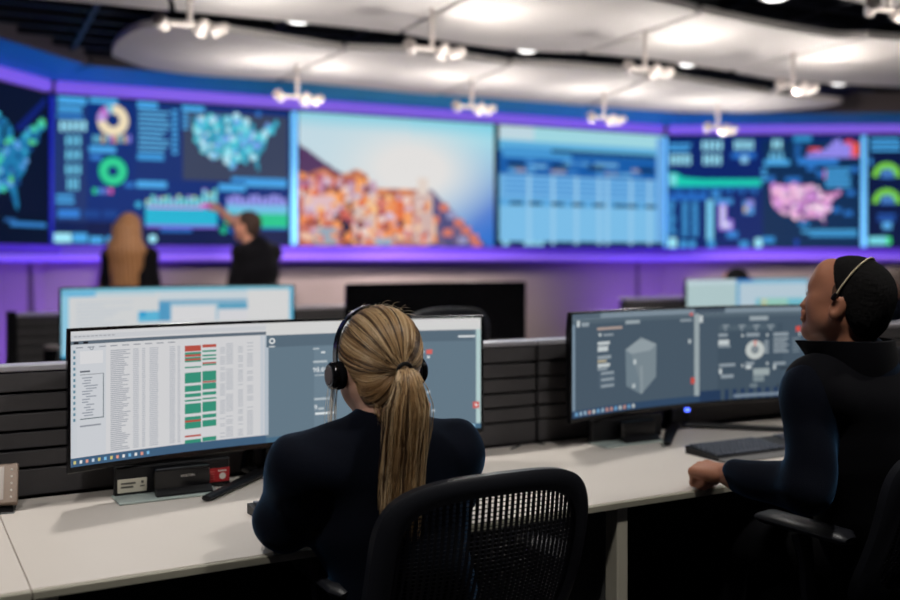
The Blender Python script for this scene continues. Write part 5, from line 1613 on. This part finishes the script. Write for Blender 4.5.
def text_part(name, str_, size, material, parent, M):
    vs, fs, a, b = text_mesh(str_)
    m = MB(); m.add([((x - (a + b) / 2) * size, 0, y * size) for x, y in vs], fs, 0, M)
    return m.build(name, material, parent, fixn=False)
def dock_station(u, v, rz, label, labels=True):
    r = thing('device_rack', label, 'rack', R(u, v, DESK_Z), ROW_A + rz, 'black device racks under the monitors')
    MB().box((0, 0.012, .0405), (.295, .022, .072), .003).build('upright_panel', M_black, r)
    MB().box((-.025, -.030, .0035), (.255, .100, .006), .002).build('acrylic_tray', M_acrylic, r)
    if labels:
        t = MB().box((-.105, -.0005, .030), (.072, .002, .034), .0005).build('white_label', M_label, r)
        m = MB()
        for (z, x1) in ((.036, .036), (.027, .030)): m.box((-.133 + x1 / 2, -.002, z), (x1, .001, .0045))
        m.build('printed_lines', M_ink, t)
        m = MB(); m.box((-.080, -.002, .037), (.006, .001, .007)); m.box((-.080, -.002, .027), (.011, .001, .003)); m.build('printed_emblem', M_ink, t)
        t = MB().box((.113, -.0005, .033), (.066, .002, .036), .0005).build('red_label', M_labelred, r)
        m = MB(); m.lathe([(.0085, .0), (.0085, .001)], 20, M=Matrix.Translation((.127, -.0016, .030)) @ Matrix.Rotation(PI / 2, 4, 'X')); m.box((.126, -.002, .044), (.022, .001, .003)); m.build('printed_mark', M_inkwhite, t)
        m = MB()
        for k in range(4): m.box((.096, -.002, .023 + k * .0065), (.02, .001, .002))
        m.build('printed_lines', mat('label_ink_pink', C(196, 90, 88), .6, noise=(20, .03)), t)
    return r
def dock(u, v, rz, label, word=True):
    r = thing('docking_unit', label, 'dock', R(u, v, DESK_Z + .0065), ROW_A + rz, 'small black docking units')
    MB().box((0, .012, .034), (.142, .030, .062), .006, 2).build('case', M_blackgloss, r)
    MB().add([(-.071, -.004, .016), (.071, -.004, .016), (-.071, -.028, .0005), (.071, -.028, .0005), (-.071, -.004, .0005), (.071, -.004, .0005), (-.071, -.028, .004), (.071, -.028, .004)], [(0, 6, 7, 1), (6, 2, 3, 7), (2, 4, 5, 3), (0, 1, 5, 4), (0, 4, 2, 6), (1, 7, 3, 5)]).build('front_lip', M_black, r)
    if word:
        text_part('lettering', 'KRISTON', .0085, M_inkwhite, r, Matrix.Translation((.012, -.0036, .040)))
    return r
dock_station(.642, 2.600, .0, 'black device rack with white and red labels under the table-window monitor')
dock(.655, 2.562, .0, 'small black docking unit with pale lettering before the labelled rack')
dock_station(2.135, 2.600, .0, 'plain black device rack under the two-dashboard monitor', False)
dock(2.15, 2.562, .0, 'small plain black docking unit before the unlabelled rack', False)
# desk controller at the left edge
q = Pz(-2, 517, DESK_Z)
r = thing('desk_controller', 'bronze edged touch controller with five round buttons at the left edge', 'controller', (q.x - .065, q.y + .02, DESK_Z), ROW_A - .16)
T = Matrix.Translation((0, 0, .016)) @ Matrix.Rotation(-.5, 4, 'X') @ Matrix.Scale(.88, 4)
sc_b = MB().box((0, 0, .058), (.215, .018, .116), .006, 2, M=T).build('bezel', M_bronze, r)
MB().box((-.014, -.0095, .060), (.170, .002, .092), .0005, 1, M=T).build('screen', M_greyscreen, sc_b)
for k in range(5):
    MB().lathe([(.0032, 0), (.0032, .0015), (.002, .002)], 12, M=T @ Matrix.Translation((.090, -.009, .020 + k * .019)) @ Matrix.Rotation(PI / 2, 4, 'X')).build('button', M_inkwhite, sc_b)
MB().add([(-.09, -.02, 0.0005), (.088, -.02, 0.0005), (.088, .085, 0.0005), (-.09, .085, 0.0005), (-.085, .012, .014), (.083, .012, .014), (.07, .05, .05), (-.08, .05, .05)], [(0, 3, 2, 1), (4, 5, 6, 7), (0, 1, 5, 4), (1, 2, 6, 5), (2, 3, 7, 6), (3, 0, 4, 7)]).build('base', M_black, r)
# rounded dark device leaning on the partition under the monitor
b_ = Body().cone((0, 0, .024), (.006, .008, .062), .016, .013, .01, ((1, 0, 0), 1.3)).cone((.012, 0, .02), (.02, -.005, .012), .014, .012, .01)
q = R(.868, 2.694, DESK_Z)
r = thing('handset', 'small rounded black handset leaning against the partition beside the monitor neck', 'handset', q, ROW_A)
body_obj('grip', [b_.mesh(.003)], M_blackgloss, r)
MB().tube([(.018, 0, .008), (.04, -.02, .004), (.075, -.015, .0035), (.10, .0, .0035)], .0028, 6).build('cord', M_black, r, smooth=True)
q = R(1.77, 2.66, DESK_Z)
o = MB().tube([(-.06, -.005, .003), (-.03, .0, .008), (0, .012, .016), (.04, .02, .010), (.08, .01, .003)], .0025, 6).build('cable', M_black, None, q, ROW_A, smooth=True)
tag(o, 'thin black cable lying on the desk between the two wide monitors', 'cable')
# tumbler beside the white second-row monitor
r = thing('tumbler', 'tall dark tumbler standing left of the white second-row monitor', 'tumbler', tuple(P(51.5, 352, 4.42).xy) + (DESK_Z,), 0)
MB().lathe([(.026, .0005), (.028, .005), (.034, .18), (.034, .20)], 20).build('cup', M_blackgloss, r, smooth=True)
MB().lathe([(.035, .20), (.036, .205), (.033, .218), (.02, .222)], 20).build('lid', M_trimgrey, r, smooth=True)
